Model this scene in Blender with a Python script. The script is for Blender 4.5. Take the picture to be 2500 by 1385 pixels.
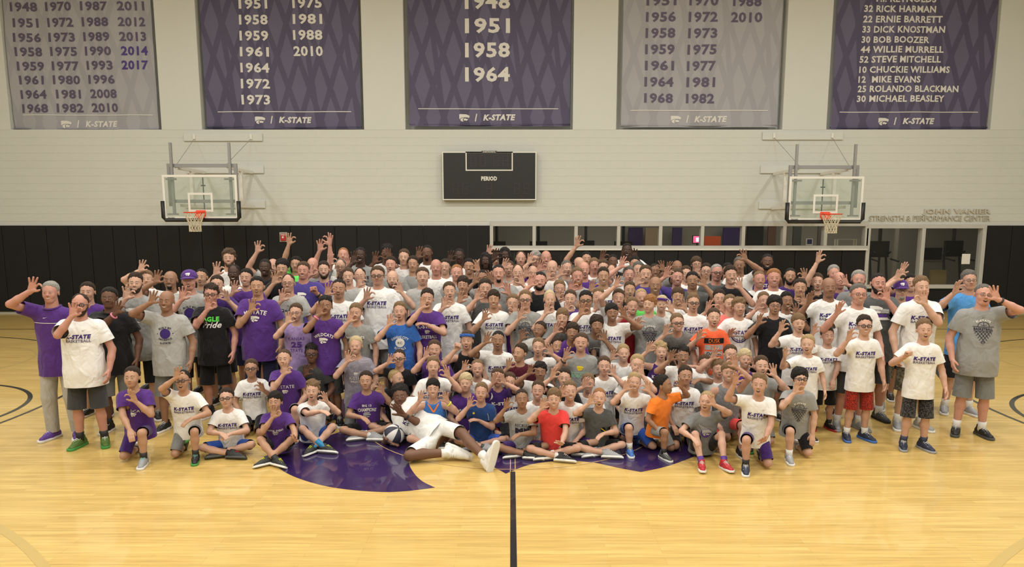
import bpy, math, random
import numpy as np
from mathutils import Vector, Matrix
from mathutils.bvhtree import BVHTree
from mathutils.geometry import tessellate_polygon

for _o in list(bpy.data.objects):
    bpy.data.objects.remove(_o)
scene = bpy.context.scene
COL = scene.collection
PI = math.pi

# ---------------------------------------------------------------- camera
FPX, CX, CYP, YH, CAMH = 1700.0, 1250.0, 780.0, 545.0, 2.5
PITCH = math.atan((CYP - YH) / FPX)
cam_data = bpy.data.cameras.new('camera')
cam = bpy.data.objects.new('camera', cam_data)
COL.objects.link(cam)
cam.location = (0, 0, CAMH)
cam.rotation_euler = (PI / 2 - PITCH, 0, 0)
cam_data.sensor_width = 36.0
cam_data.lens = 36.0 * FPX / 2500.0
cam_data.shift_y = (CYP - 692.5) / 2500.0
cam_data.clip_end = 200
scene.camera = cam

# ---------------------------------------------------------------- world, lamps, exposure
world = bpy.data.worlds.new('world')
scene.world = world
world.use_nodes = True
world.node_tree.nodes['Background'].inputs[0].default_value = (1.0, 0.97, 0.92, 1)
world.node_tree.nodes['Background'].inputs[1].default_value = 0.09
LAMP_W = 190.0
for ix in range(-2, 3):
    for iy in range(4):
        ld = bpy.data.lights.new('high_bay_light', 'AREA')
        ld.shape = 'DISK'
        ld.size = 0.8
        ld.energy = LAMP_W
        ld.color = (1.0, 0.97, 0.915)
        lo = bpy.data.objects.new('high_bay_light', ld)
        lo.location = (ix * 5.4, -2.0 + iy * 4.8, 9.8)
        COL.objects.link(lo)
scene.view_settings.view_transform = 'Standard'
scene.view_settings.look = 'None'
scene.view_settings.exposure = 0.0
scene.view_settings.gamma = 1.0
scene.view_settings.use_curve_mapping = False


def ray(px, py):
    c, s = math.cos(PITCH), math.sin(PITCH)
    u, v = (px - CX) / FPX, (CYP - py) / FPX
    return np.array([u, c + v * s, -s + v * c])


CAM = np.array([0, 0, CAMH])


def at_y(px, py, Y):
    d = ray(px, py)
    return CAM + d * (Y / d[1])


def at_z(px, py, z):
    d = ray(px, py)
    return CAM + d * ((z - CAMH) / d[2])


# ---------------------------------------------------------------- materials
MATS = {}


def mat(name, color, rough=0.6, metal=0.0, bump=0.0, bscale=60.0, var=0.0, vscale=8.0, spec=0.5, emit=0.0, coat=0.0, alpha=1.0, trans=0.0, sheen=0.0):
    if name in MATS:
        return MATS[name]
    m = bpy.data.materials.new(name)
    m.use_nodes = True
    nt = m.node_tree
    b = nt.nodes['Principled BSDF']
    b.inputs['Base Color'].default_value = (*color, 1)
    b.inputs['Roughness'].default_value = rough
    b.inputs['Metallic'].default_value = metal
    b.inputs['Specular IOR Level'].default_value = spec
    b.inputs['Coat Weight'].default_value = coat
    b.inputs['Alpha'].default_value = alpha
    b.inputs['Transmission Weight'].default_value = trans
    b.inputs['Sheen Weight'].default_value = sheen
    if emit:
        b.inputs['Emission Color'].default_value = (*color, 1)
        b.inputs['Emission Strength'].default_value = emit
    if bump or var:
        tc = nt.nodes.new('ShaderNodeTexCoord')
    if bump:
        n = nt.nodes.new('ShaderNodeTexNoise')
        n.inputs['Scale'].default_value = bscale
        n.inputs['Detail'].default_value = 3
        nt.links.new(tc.outputs['Object'], n.inputs['Vector'])
        bp = nt.nodes.new('ShaderNodeBump')
        bp.inputs['Strength'].default_value = bump
        bp.inputs['Distance'].default_value = 0.02
        nt.links.new(n.outputs['Fac'], bp.inputs['Height'])
        nt.links.new(bp.outputs['Normal'], b.inputs['Normal'])
    if var:
        n2 = nt.nodes.new('ShaderNodeTexNoise')
        n2.inputs['Scale'].default_value = vscale
        n2.inputs['Detail'].default_value = 4
        nt.links.new(tc.outputs['Object'], n2.inputs['Vector'])
        mx = nt.nodes.new('ShaderNodeMix')
        mx.data_type = 'RGBA'
        mx.inputs[6].default_value = (*[c * (1 - var) for c in color], 1)
        mx.inputs[7].default_value = (*[min(1, c * (1 + var)) for c in color], 1)
        nt.links.new(n2.outputs['Fac'], mx.inputs[0])
        nt.links.new(mx.outputs[2], b.inputs['Base Color'])
    MATS[name] = m
    return m


def fabric(name, color):
    """cotton: soft folds and a fine weave as relief, slight mottling of the dye"""
    key = 'fabric_' + name
    if key in MATS:
        return MATS[key]
    m = mat(key, color, rough=0.9, spec=0.15, var=0.07, vscale=14, sheen=0.15)
    nt = m.node_tree
    b = nt.nodes['Principled BSDF']
    tc = nt.nodes.new('ShaderNodeTexCoord')
    mp = nt.nodes.new('ShaderNodeMapping')
    mp.inputs['Scale'].default_value = (5.0, 5.0, 3.4)
    mp.inputs['Rotation'].default_value = (0.3, 0.5, 0.4)
    nt.links.new(tc.outputs['Object'], mp.inputs['Vector'])
    n = nt.nodes.new('ShaderNodeTexNoise')
    n.inputs['Scale'].default_value = 1.7
    n.inputs['Detail'].default_value = 2.5
    n.inputs['Distortion'].default_value = 0.7
    nt.links.new(mp.outputs['Vector'], n.inputs['Vector'])
    bp = nt.nodes.new('ShaderNodeBump')
    bp.inputs['Strength'].default_value = 0.42
    bp.inputs['Distance'].default_value = 0.09
    nt.links.new(n.outputs['Fac'], bp.inputs['Height'])
    nt.links.new(bp.outputs['Normal'], b.inputs['Normal'])
    return m


def heather(name, c1, c2, scale=160):
    key = 'fabric_' + name
    if key in MATS:
        return MATS[key]
    m = fabric(name, c1)
    nt = m.node_tree
    for nd in nt.nodes:
        if nd.type == 'MIX':
            nd.inputs[6].default_value = (*c1, 1)
            nd.inputs[7].default_value = (*c2, 1)
            n = nd.inputs[0].links[0].from_node
            n.inputs['Scale'].default_value = scale
            rp = nt.nodes.new('ShaderNodeValToRGB')
            rp.color_ramp.elements[0].position = 0.42
            rp.color_ramp.elements[1].position = 0.58
            nt.links.new(n.outputs['Fac'], rp.inputs[0])
            nt.links.new(rp.outputs[0], nd.inputs[0])
    return m


# ---------------------------------------------------------------- mesh helpers
def mesh_from(name, V, faces, mats=None, smooth=True):
    """V (n,3); faces: list of int arrays (m,k); mats: list of int arrays or None"""
    me = bpy.data.meshes.new(name)
    V = np.asarray(V, dtype=np.float32)
    faces = [np.asarray(f, dtype=np.int32) for f in faces if len(f)]
    me.vertices.add(len(V))
    me.vertices.foreach_set('co', V.ravel())
    tot = np.concatenate([np.full(len(f), f.shape[1], dtype=np.int32) for f in faces])
    loops = np.concatenate([f.ravel() for f in faces])
    start = np.zeros(len(tot), dtype=np.int32)
    start[1:] = np.cumsum(tot)[:-1]
    me.loops.add(len(loops))
    me.loops.foreach_set('vertex_index', loops)
    me.polygons.add(len(tot))
    me.polygons.foreach_set('loop_start', start)
    me.polygons.foreach_set('use_smooth', np.full(len(tot), smooth, dtype=bool))
    if mats is not None:
        mi = np.concatenate([np.asarray(m, dtype=np.int32) for m in mats if len(m)])
        me.polygons.foreach_set('material_index', mi)
    me.update(calc_edges=True)
    return me


def link(name, data, parent=None, materials=None, obj_slots=False):
    o = bpy.data.objects.new(name, data)
    COL.objects.link(o)
    if parent is not None:
        o.parent = parent
    if materials:
        ms = materials if isinstance(materials, (list, tuple)) else [materials]
        while len(data.materials) < len(ms):
            data.materials.append(None if obj_slots else ms[len(data.materials)])
        if obj_slots:
            for i, m in enumerate(ms):
                o.material_slots[i].link = 'OBJECT'
                o.material_slots[i].material = m
    return o


def empty(name, loc=(0, 0, 0)):
    o = bpy.data.objects.new(name, None)
    o.location = loc
    o.empty_display_size = 0.1
    COL.objects.link(o)
    return o


def tag(o, label, cat, group=None, kind=None):
    o['label'] = label
    o['category'] = cat
    if group:
        o['group'] = group
    if kind:
        o['kind'] = kind
    return o


def structure(o):
    o['kind'] = 'structure'
    return o


class MB:
    """collects boxes, tubes and polygons into one mesh"""

    def __init__(self):
        self.v = []
        self.f = []

    def box(self, lo, hi):
        b = len(self.v)
        x0, y0, z0 = lo
        x1, y1, z1 = hi
        self.v += [(x0, y0, z0), (x1, y0, z0), (x1, y1, z0), (x0, y1, z0), (x0, y0, z1), (x1, y0, z1), (x1, y1, z1), (x0, y1, z1)]
        self.f += [[b + i for i in q] for q in ((0, 3, 2, 1), (4, 5, 6, 7), (0, 1, 5, 4), (1, 2, 6, 5), (2, 3, 7, 6), (3, 0, 4, 7))]
        return self

    def tube(self, pts, r, n=8, closed=False, rect=None):
        pts = [np.array(p, float) for p in pts]
        m = len(pts)
        b = len(self.v)
        for i, p in enumerate(pts):
            if closed:
                t = pts[(i + 1) % m] - pts[i - 1]
            else:
                t = pts[min(i + 1, m - 1)] - pts[max(i - 1, 0)]
            t = t / (np.linalg.norm(t) + 1e-9)
            up = np.array([0, 0, 1.0]) if abs(t[2]) < 0.9 else np.array([0, 1.0, 0])
            a = np.cross(t, up)
            a /= np.linalg.norm(a)
            c = np.cross(a, t)
            rr = r[i] if isinstance(r, (list, tuple)) else r
            for j in range(n):
                th = 2 * PI * (j + .5) / n
                self.v.append(tuple(p + rr * (math.cos(th) * a + math.sin(th) * c)))
        for i in range(m if closed else m - 1):
            for j in range(n):
                i2 = (i + 1) % m
                self.f.append([b + i * n + j, b + i * n + (j + 1) % n, b + i2 * n + (j + 1) % n, b + i2 * n + j])
        if not closed:
            self.f.append([b + j for j in range(n)][::-1])
            self.f.append([b + (m - 1) * n + j for j in range(n)])
        return self

    def prism(self, poly, z0, z1):
        """polygon in xy extruded in z"""
        b = len(self.v)
        n = len(poly)
        self.v += [(x, y, z0) for x, y in poly] + [(x, y, z1) for x, y in poly]
        tris = tessellate_polygon([[Vector((x, y, 0)) for x, y in poly]])
        for t in tris:
            self.f.append([b + i for i in t])
            self.f.append([b + n + i for i in reversed(t)])
        for i in range(n):
            j = (i + 1) % n
            self.f.append([b + i, b + j, b + n + j, b + n + i])
        return self

    def build(self, name, material, parent=None, smooth=False, bevel=0.0):
        me = bpy.data.meshes.new(name)
        me.from_pydata([tuple(map(float, v)) for v in self.v], [], self.f)
        if smooth:
            me.polygons.foreach_set('use_smooth', [True] * len(me.polygons))
        me.update()
        o = link(name, me, parent, material)
        if bevel:
            md = o.modifiers.new('bevel', 'BEVEL')
            md.width = bevel
            md.segments = 2
            md.limit_method = 'ANGLE'
        return o


# ---------------------------------------------------------------- flat lettering and emblems (2D)
TEXT_CACHE = {}


def text2d(s, bold=0.02, shear=0.0):
    key = (s, bold, shear)
    if key in TEXT_CACHE:
        return TEXT_CACHE[key]
    cu = bpy.data.curves.new('lettering', 'FONT')
    cu.body = s
    cu.offset = bold
    cu.shear = shear
    cu.resolution_u = 2
    cu.space_character = 1.0 + bold * 2.2
    o = bpy.data.objects.new('lettering', cu)
    COL.objects.link(o)
    dg = bpy.context.evaluated_depsgraph_get()
    oe = o.evaluated_get(dg)
    me = oe.to_mesh()
    me.calc_loop_triangles()
    V = np.array([v.co[:2] for v in me.vertices])
    T = np.array([t.vertices[:] for t in me.loop_triangles], dtype=np.int32)
    oe.to_mesh_clear()
    bpy.data.objects.remove(o)
    bpy.data.curves.remove(cu)
    lo, hi = V.min(0), V.max(0)
    V = V - (lo + hi) / 2
    TEXT_CACHE[key] = (V, T)
    return V, T


def fit_text(s, w, bold=0.02, shear=0.0, h=None, arc=0.0):
    V, T = text2d(s, bold, shear)
    V = V.copy()
    size = V.max(0) - V.min(0)
    k = w / size[0]
    V[:, 0] *= k
    V[:, 1] *= (h / size[1]) if h else k
    if arc:
        R = 1.0 / abs(arc)
        th = V[:, 0] / R
        if arc > 0:
            r = R + V[:, 1]
            V = np.stack([r * np.sin(th), r * np.cos(th) - R], 1)
        else:
            r = R - V[:, 1]
            V = np.stack([r * np.sin(th), R - r * np.cos(th)], 1)
    return V, T


def poly2d(pts):
    T = np.array(tessellate_polygon([[Vector((x, y, 0)) for x, y in pts]]), dtype=np.int32)
    V = np.array(pts, float)
    a, b, c = V[T[:, 0]], V[T[:, 1]], V[T[:, 2]]
    flip = ((b - a)[:, 0] * (c - a)[:, 1] - (b - a)[:, 1] * (c - a)[:, 0]) < 0
    T[flip] = T[flip][:, ::-1]
    return V, T


def join2d(parts):
    Vs, Ts, n = [], [], 0
    for V, T in parts:
        Vs.append(V)
        Ts.append(T + n)
        n += len(V)
    return np.concatenate(Vs), np.concatenate(Ts)


CAT_POLYS = [
    [(0, .667), (.147, .70), (.4, .688), (.64, .68), (.83, .613), (.96, .547), (1, .493), (.947, .4), (.88, .325), (.84, .36), (.787, .4), (.69, .387), (.56, .4), (.373, .4), (.213, .36), (.107, .293), (.013, .227)],
    [(.093, .187), (.16, .28), (.32, .352), (.507, .36), (.427, .32), (.36, .24), (.347, .133), (.4, .027), (.293, .005), (.16, .067)],
    [(.413, .213), (.48, .293), (.613, .32), (.68, .253), (.76, .267), (.827, .24), (.8, .16), (.693, .08), (.613, .12), (.533, .12), (.467, .08)]]


def cat2d(w):
    V, T = join2d([poly2d(p) for p in CAT_POLYS])
    return (V - np.array([.5, .35])) * w, T


def line2d(pts, w):
    parts = []
    for (x0, y0), (x1, y1) in zip(pts[:-1], pts[1:]):
        d = math.hypot(x1 - x0, y1 - y0) + 1e-9
        nx, ny = -(y1 - y0) / d * w / 2, (x1 - x0) / d * w / 2
        parts.append((np.array([(x0 + nx, y0 + ny), (x0 - nx, y0 - ny), (x1 - nx, y1 - ny), (x1 + nx, y1 + ny)]), np.array([[0, 1, 2], [0, 2, 3]], dtype=np.int32)))
    return join2d(parts)


def subdivide2d(V, T, m=.03):
    """split long triangles so that a print can follow the folds"""
    V = [tuple(v) for v in V]
    out, todo = [], [tuple(map(int, t)) for t in T]
    mid = {}
    while todo:
        t = todo.pop()
        e = [math.dist(V[t[i]], V[t[(i + 1) % 3]]) for i in range(3)]
        i = e.index(max(e))
        if e[i] <= m:
            out.append(t)
            continue
        a, b, c = t[i], t[(i + 1) % 3], t[(i + 2) % 3]
        key = (min(a, b), max(a, b))
        if key not in mid:
            mid[key] = len(V)
            V.append(((V[a][0] + V[b][0]) / 2, (V[a][1] + V[b][1]) / 2))
        q = mid[key]
        todo += [(a, q, c), (q, b, c)]
    return np.array(V), np.array(out, dtype=np.int32)


def disc2d(r, n=20):
    return poly2d([(r * math.cos(2 * PI * i / n), r * math.sin(2 * PI * i / n)) for i in range(n)])


def rect2d(w, h):
    return poly2d([(-w / 2, -h / 2), (w / 2, -h / 2), (w / 2, h / 2), (-w / 2, h / 2)])


def swoosh2d(w):
    return poly2d([(-.5 * w, .02 * w), (-.42 * w, -.12 * w), (-.25 * w, -.14 * w), (.5 * w, .16 * w), (-.2 * w, -.04 * w), (-.36 * w, 0)])


def ring2d(r, w, a0=0, a1=2 * PI, n=24):
    return line2d([(r * math.cos(a0 + (a1 - a0) * i / n), r * math.sin(a0 + (a1 - a0) * i / n)) for i in range(n + 1)], w)


def flat_print(name, items, origin, ux, uy, material, parent=None):
    """items: list of (V,T,(du,dv)) joined and laid on the plane origin + u*ux + v*uy"""
    V, T = join2d([(v + np.array(d), t) for v, t, d in items])
    P = np.array(origin) + V[:, :1] * np.array(ux) + V[:, 1:] * np.array(uy)
    return link(name, mesh_from(name, P, [T], smooth=False), parent, material)

# ================================================================ THE SETTING
YW = at_z(1250, 766, 0.0)[1]          # face of the far wall


def WX(px, py=440, Y=None):
    return at_y(px, py, Y or YW)[0]


def WZ(py, px=1250, Y=None):
    return at_y(px, py, Y or YW)[2]


M_WALL = mat('painted_block', (0.585, 0.605, 0.57), rough=0.75, bump=0.12, bscale=90, var=0.03, vscale=1.2)
M_PANEL = mat('painted_panel', (0.60, 0.62, 0.59), rough=0.7, var=0.02, vscale=2)
M_CEIL = mat('ceiling_paint', (0.62, 0.60, 0.55), rough=0.9)
M_PAD = mat('black_vinyl', (0.008, 0.008, 0.009), rough=0.55, spec=0.3, bump=0.08, bscale=300)
M_ALU = mat('anodised_frame', (0.50, 0.50, 0.47), rough=0.45, metal=0.1)
M_WHITE = mat('white_paint', (0.74, 0.73, 0.68), rough=0.5)
M_STEEL = mat('grey_steel', (0.33, 0.33, 0.34), rough=0.4, metal=0.5)
M_DARK = mat('dark_metal', (0.02, 0.02, 0.022), rough=0.5)
M_BLACKP = mat('black_plastic', (0.012, 0.012, 0.013), rough=0.45)
PURPLE = (0.075, 0.035, 0.19)


def wood_floor():
    m = bpy.data.materials.new('maple_strip_floor')
    m.use_nodes = True
    nt = m.node_tree
    b = nt.nodes['Principled BSDF']
    tc = nt.nodes.new('ShaderNodeTexCoord')
    br = nt.nodes.new('ShaderNodeTexBrick')
    br.offset = 0.37
    br.offset_frequency = 3
    br.inputs['Color1'].default_value = (0.605, 0.415, 0.125, 1)
    br.inputs['Color2'].default_value = (0.715, 0.508, 0.172, 1)
    br.inputs['Mortar'].default_value = (0.47, 0.32, 0.10, 1)
    br.inputs['Scale'].default_value = 1.0
    br.inputs['Mortar Size'].default_value = 0.0012
    br.inputs['Brick Width'].default_value = 1.15
    br.inputs['Row Height'].default_value = 0.057
    nt.links.new(tc.outputs['Object'], br.inputs['Vector'])
    mp = nt.nodes.new('ShaderNodeMapping')
    mp.inputs['Scale'].default_value = (0.9, 17.5, 1)
    nt.links.new(tc.outputs['Object'], mp.inputs['Vector'])
    n = nt.nodes.new('ShaderNodeTexNoise')
    n.inputs['Scale'].default_value = 2.2
    n.inputs['Detail'].default_value = 5
    nt.links.new(mp.outputs['Vector'], n.inputs['Vector'])
    rp = nt.nodes.new('ShaderNodeValToRGB')
    rp.color_ramp.elements[0].position = 0.3
    rp.color_ramp.elements[0].color = (0.72, 0.70, 0.64, 1)
    rp.color_ramp.elements[1].position = 0.7
    rp.color_ramp.elements[1].color = (1.08, 1.07, 1.05, 1)
    nt.links.new(n.outputs['Fac'], rp.inputs[0])
    mx = nt.nodes.new('ShaderNodeMix')
    mx.data_type = 'RGBA'
    mx.blend_type = 'MULTIPLY'
    mx.inputs[0].default_value = 0.75
    nt.links.new(br.outputs['Color'], mx.inputs[6])
    nt.links.new(rp.outputs[0], mx.inputs[7])
    nt.links.new(mx.outputs[2], b.inputs['Base Color'])
    b.inputs['Roughness'].default_value = 0.35
    b.inputs['Coat Weight'].default_value = 0.55
    b.inputs['Coat Roughness'].default_value = 0.06
    return m


M_FLOOR = wood_floor()
fl = structure(MB().box((-17, -6, -0.1), (17, YW + 8.0, 0)).build('floor', M_FLOOR))

# painted floor markings: thin films of paint on the boards
M_LINE = mat('black_floor_paint', (0.012, 0.012, 0.013), rough=0.3, coat=0.5)
M_GOLD = mat('bare_maple_line', (0.62, 0.42, 0.17), rough=0.3, coat=0.5)
M_PURP = mat('purple_floor_paint', (0.026, 0.010, 0.078), rough=0.3, coat=0.7, var=0.08, vscale=3)
M_TINT = mat('tinted_floor_stain', (0.52, 0.38, 0.13), rough=0.35, coat=0.5)


def floor_mark(name, V, T, m, z):
    P = np.column_stack([V, np.full(len(V), z)])
    return link(name, mesh_from(name, P, [T], smooth=False), fl, m)


def gp(px, py):
    return tuple(at_z(px, py, 0)[:2])


def smooth_poly(pts, n=6):
    """Catmull-Rom through points marked smooth; corners marked with a trailing 1"""
    out = []
    N = len(pts)
    for i in range(N):
        p0, p1, p2, p3 = pts[i - 1], pts[i], pts[(i + 1) % N], pts[(i + 2) % N]
        a0 = np.array((p1 if len(p1) > 2 else p0)[:2], float)
        a1, a2 = np.array(p1[:2], float), np.array(p2[:2], float)
        a3 = np.array((p2 if len(p2) > 2 else p3)[:2], float)
        for k in range(n):
            t = k / n
            out.append(tuple(.5 * (2 * a1 + (a2 - a0) * t + (2 * a0 - 5 * a1 + 4 * a2 - a3) * t * t + (3 * a1 - a0 - 3 * a2 + a3) * t ** 3)))
    return out


lobeA = smooth_poly([(664, 1105), (676, 1138), (715, 1163), (780, 1184), (850, 1196), (935, 1202), (1000, 1199), (1062, 1191, 1), (1030, 1175), (1008, 1152), (998, 1128), (1004, 1100), (1030, 1076),
                     (1075, 1058, 1), (1000, 1035), (930, 1033), (880, 1038), (800, 1064), (715, 1072)])
lobeB = smooth_poly([(1172, 1103), (1182, 1126), (1235, 1157, 1), (1290, 1136), (1350, 1127), (1400, 1126), (1455, 1131), (1510, 1143), (1565, 1153, 1), (1625, 1140), (1690, 1117), (1750, 1088, 1),
                     (1690, 1078), (1590, 1081), (1510, 1070), (1440, 1050, 1), (1330, 1040), (1230, 1055), (1190, 1078)])
back = smooth_poly([(790, 1030, 1), (830, 1024), (950, 1012), (1060, 1020), (1200, 1022), (1370, 1018, 1), (1420, 985, 1), (1240, 962), (1000, 958), (860, 968), (800, 1000)])
for k, poly in enumerate((lobeA, lobeB, back)):
    V, T = poly2d([gp(*p) for p in poly])
    floor_mark('painted_emblem', V, T, M_PURP, 0.0012)
c0 = gp(1251, 1147)
CR = 1.83
ccx, ccy = c0[0], c0[1] + CR
V, T = ring2d(CR, 0.012, n=96)
floor_mark('centre_circle', V + np.array([ccx, ccy]), T, M_GOLD, 0.0026)
p1, p2 = gp(1252, 1152), gp(1254, 1384)
V, T = line2d([(p1[0], p1[1]), (p2[0] + .005, p2[1] - 3)], 0.05)
floor_mark('half_court_line', V, T, M_LINE, 0.002)
for dx in (-.025, .025):
    V, T = line2d([(p1[0] + dx, p1[1] - .02), (p1[0] + dx, p1[1] + 3.6)], 0.008)
    floor_mark('half_court_line', V, T, M_GOLD, 0.0026)
for sx, xa, ya, xb, yb in ((-1, 74, 968, 0, 0), (1, 2470, 985, 0, 0)):
    a = gp(xa, ya)
    L_ = math.hypot(*a)
    V, T = ring2d(CR, 0.06, n=80)
    floor_mark('free_throw_circle', V + np.array([a[0] + sx * CR * a[1] / L_, a[1] - sx * CR * a[0] / L_]), T, M_LINE, 0.002)
    # the long arc of the shooting line
    q = gp(155 if sx < 0 else 2322, 966 if sx < 0 else 946)
    q2 = gp(2 if sx < 0 else 2498, 1033)
    mid = ((q[0] + q2[0]) / 2, (q[1] + q2[1]) / 2)
    R = 6.75
    d = math.hypot(q[0] - q2[0], q[1] - q2[1])
    hgt = math.sqrt(R * R - d * d / 4)
    nx, ny = (q[1] - q2[1]) / d, -(q[0] - q2[0]) / d
    if nx * sx < 0:
        nx, ny = -nx, -ny
    ctr = (mid[0] + nx * hgt, mid[1] + ny * hgt)
    V, T = ring2d(R, 0.05, n=140)
    floor_mark('shooting_arc', V + np.array(ctr), T, M_LINE, 0.0018)
for py, w in ((804, 0.05),):
    Y = gp(1250, py)[1]
    V, T = line2d([(-16, Y), (16, Y)], w)
    floor_mark('side_line', V, T, M_LINE, 0.002)
for sx in (-1, 1):
    q, q2 = (gp(0, 1290), gp(108, 1385)) if sx < 0 else (gp(2500, 1325), gp(2425, 1385))
    R = 6.0
    d = math.hypot(q[0] - q2[0], q[1] - q2[1])
    hgt = math.sqrt(R * R - d * d / 4)
    nx, ny = (q[1] - q2[1]) / d, -(q[0] - q2[0]) / d
    if nx * sx < 0:
        nx, ny = -nx, -ny
    V, T = ring2d(R, 0.075, n=140)
    floor_mark('tinted_arc', V + np.array([(q[0] + q2[0]) / 2 + nx * hgt, (q[1] + q2[1]) / 2 + ny * hgt]), T, M_TINT, 0.0015)
    a = gp(30 if sx < 0 else 2480, 890)
    V, T = ring2d(1.8, 0.05, n=90)
    floor_mark('tinted_arc', V + np.array([a[0] + sx * 1.75, a[1]]), T, M_TINT, 0.0015)

# ---- far wall
ZP = WZ(550)                     # top of the wall pads
ZB = 4.985                       # foot of the banner bays
XL, XR = -16.5, 16.5
XWIN0, XWIN1 = WX(1198, 575), WX(2116, 580)
XD1 = WX(2399, 640)
ZSILL, ZTOP = WZ(607, 1600), WZ(546, 1600)
wall = MB()
wall.box((XL, YW, 0), (XWIN0, YW + .3, ZP))
wall.box((XWIN0, YW, 0), (XWIN1, YW + .3, ZSILL))
wall.box((XD1, YW, 0), (XR, YW + .3, ZP))
wall.box((XL, YW + .004, ZP), (XR, YW + .3, ZB))
wf = structure(wall.build('wall_far', M_WALL))
BW, BH = 0.4064, 0.2032
bm = MB().box((-BW / 2 + .0002, 0, -BH / 2 + .0010), (BW / 2 - .0002, .03, BH / 2 - .0010)).build('block', M_WALL, wf)
block_me = bm.data
bpy.data.objects.remove(bm)
cells = []
nrow = int(round((ZB - ZP) / BH))
for r in range(nrow):
    zc = ZB - (r + .5) * BH
    if zc - BH / 2 < ZP - .02:
        continue
    for c in range(-42, 43):
        xc = c * BW + (BW / 2 if r % 2 else 0)
        if abs(xc) < 16.2:
            cells.append((xc, zc))
cells.sort(key=lambda q: q[0] ** 2 + (q[1] - 4) ** 2)
for xc, zc in cells[:300]:
    o = link('block', block_me, wf)
    o.location = (xc, YW - .003, zc)
rest = MB()
for xc, zc in cells[300:]:
    rest.box((xc - BW / 2 + .0002, YW - .003, zc - BH / 2 + .0010), (xc + BW / 2 - .0002, YW + .026, zc + BH / 2 - .0010))
ro = rest.build('block_field', M_WALL, wf)
ro['kind'] = 'stuff'

# piers between the banner bays, with their sills
bay_px = [(36, 390), (503, 884), (999, 1393), (1513, 1904), (2026, 2412)]
bays = [(WX(a - 9, 320), WX(b + 5, 320)) for a, b in bay_px]
edges = [XL] + [e for b in bays for e in b] + [XR]
structure(MB().box((XL, YW + .34, ZB + .05), (XR, YW + .6, 11)).build('wall_far_upper', M_PANEL))
for i in range(0, len(edges), 2):
    structure(MB().box((edges[i], YW - .01, ZB), (edges[i + 1], YW + .33, 11)).build('trim_%d' % (i // 2 + 1), M_PANEL, bevel=.01))
MB().box((XL, YW - .002, ZB - .012), (XR, YW + .33, ZB + .008)).build('sill', M_PANEL, wf)

structure(MB().box((-17.2, -6, 0), (-17, YW + .6, 11)).build('wall_left', M_WALL))
structure(MB().box((17, -6, 0), (17.2, YW + .6, 11)).build('wall_right', M_WALL))
structure(MB().box((-17.2, -6.2, 0), (17.2, -6, 11)).build('wall_rear', M_WALL))
structure(MB().box((-17.2, -6.2, 11), (17.2, YW + .6, 11.2)).build('ceiling', M_CEIL))

# ---- wall pads: one panel each
PW = 0.615


def pads(x0, x1, z0, z1, label, wid):
    n = max(1, round((x1 - x0) / wid))
    w = (x1 - x0) / n
    root = empty('wall_padding', ((x0 + x1) / 2, YW, 0))
    tag(root, label, 'wall padding')
    me = MB().box((-w / 2 + .004, -.05, 0), (w / 2 - .004, 0, z1 - z0)).build('pad', M_PAD, None)
    for i in range(n):
        o = me if i == 0 else me.copy()
        if i:
            COL.objects.link(o)
        if i == 0:
            md = o.modifiers.new('bevel', 'BEVEL')
            md.width = .012
            md.segments = 2
        o.parent = root
        o.location = (x0 + (i + .5) * w - (x0 + x1) / 2, -.002, z0)


pads(-16.4, XWIN0 - .02, 0.06, ZP - .01, 'tall black vinyl wall pads on the far wall beside the window band', PW)
pads(XWIN0, XWIN1 - .03, 0.06, ZSILL - .03, 'low black vinyl wall pads under the long interior window band', .64)
pads(XD1 + .03, 16.4, 0.06, ZP - .01, 'tall black vinyl wall pads past the glazed doorway', PW)

# ---- interior window band and glazed doorway
M_GLASS = mat('window_glass', (0.03, 0.035, 0.034), rough=0.02, alpha=0.08, spec=0.5)
M_GLASS.surface_render_method = 'DITHERED'
mull = [1200, 1304, 1406, 1510, 1612, 1714, 1814, 1914, 2014, 2114]
win = structure(empty('window_1', ((XWIN0 + XWIN1) / 2, YW, ZSILL)))


def wbox(name, parent, x0, x1, y0, y1, z0, z1, m, bevel=0.0):
    off = np.array(parent.location)
    return MB().box(np.array([x0, y0, z0]) - off, np.array([x1, y1, z1]) - off).build(name, m, parent, bevel=bevel)


mx = [WX(p, 575) for p in mull]
wbox('window_frame', win, XWIN0, XWIN1, YW - .05, YW + .15, ZTOP - .07, ZTOP + .05, M_ALU)
wbox('window_frame', win, XWIN0, XWIN1, YW - .05, YW + .15, ZSILL - .02, ZSILL + .075, M_ALU)
wbox('window_sill', win, XWIN0 - .02, XWIN1, YW - .1, YW, ZSILL - .045, ZSILL - .005, M_WHITE)
for x in mx:
    wbox('mullion', win, x - .045, x + .045, YW - .045, YW + .14, ZSILL + .076, ZTOP - .071, M_ALU)
for a, b in zip(mx[:-1], mx[1:]):
    wbox('pane', win, a + .045, b - .045, YW + .06, YW + .068, ZSILL + .07, ZTOP - .07, M_GLASS)
dr = structure(empty('door_1', ((XWIN1 + XD1) / 2, YW, 0)))
ZD = WZ(556, 2250)
xm = WX(2251, 600)
for a in (XWIN1 + .03, xm, XD1 - .05):
    wbox('door_frame', dr, a - .05, a + .05, YW - .045, YW + .145, 0, ZD - .021, M_ALU)
wbox('door_frame', dr, XWIN1 + .002, XD1, YW - .05, YW + .15, ZD - .02, ZD + .09, M_ALU)
zr = WZ(700, 2280)
wbox('door_rail', dr, XWIN1 + .03, XD1, YW - .04, YW + .12, zr - .05, zr + .05, M_ALU)
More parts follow.
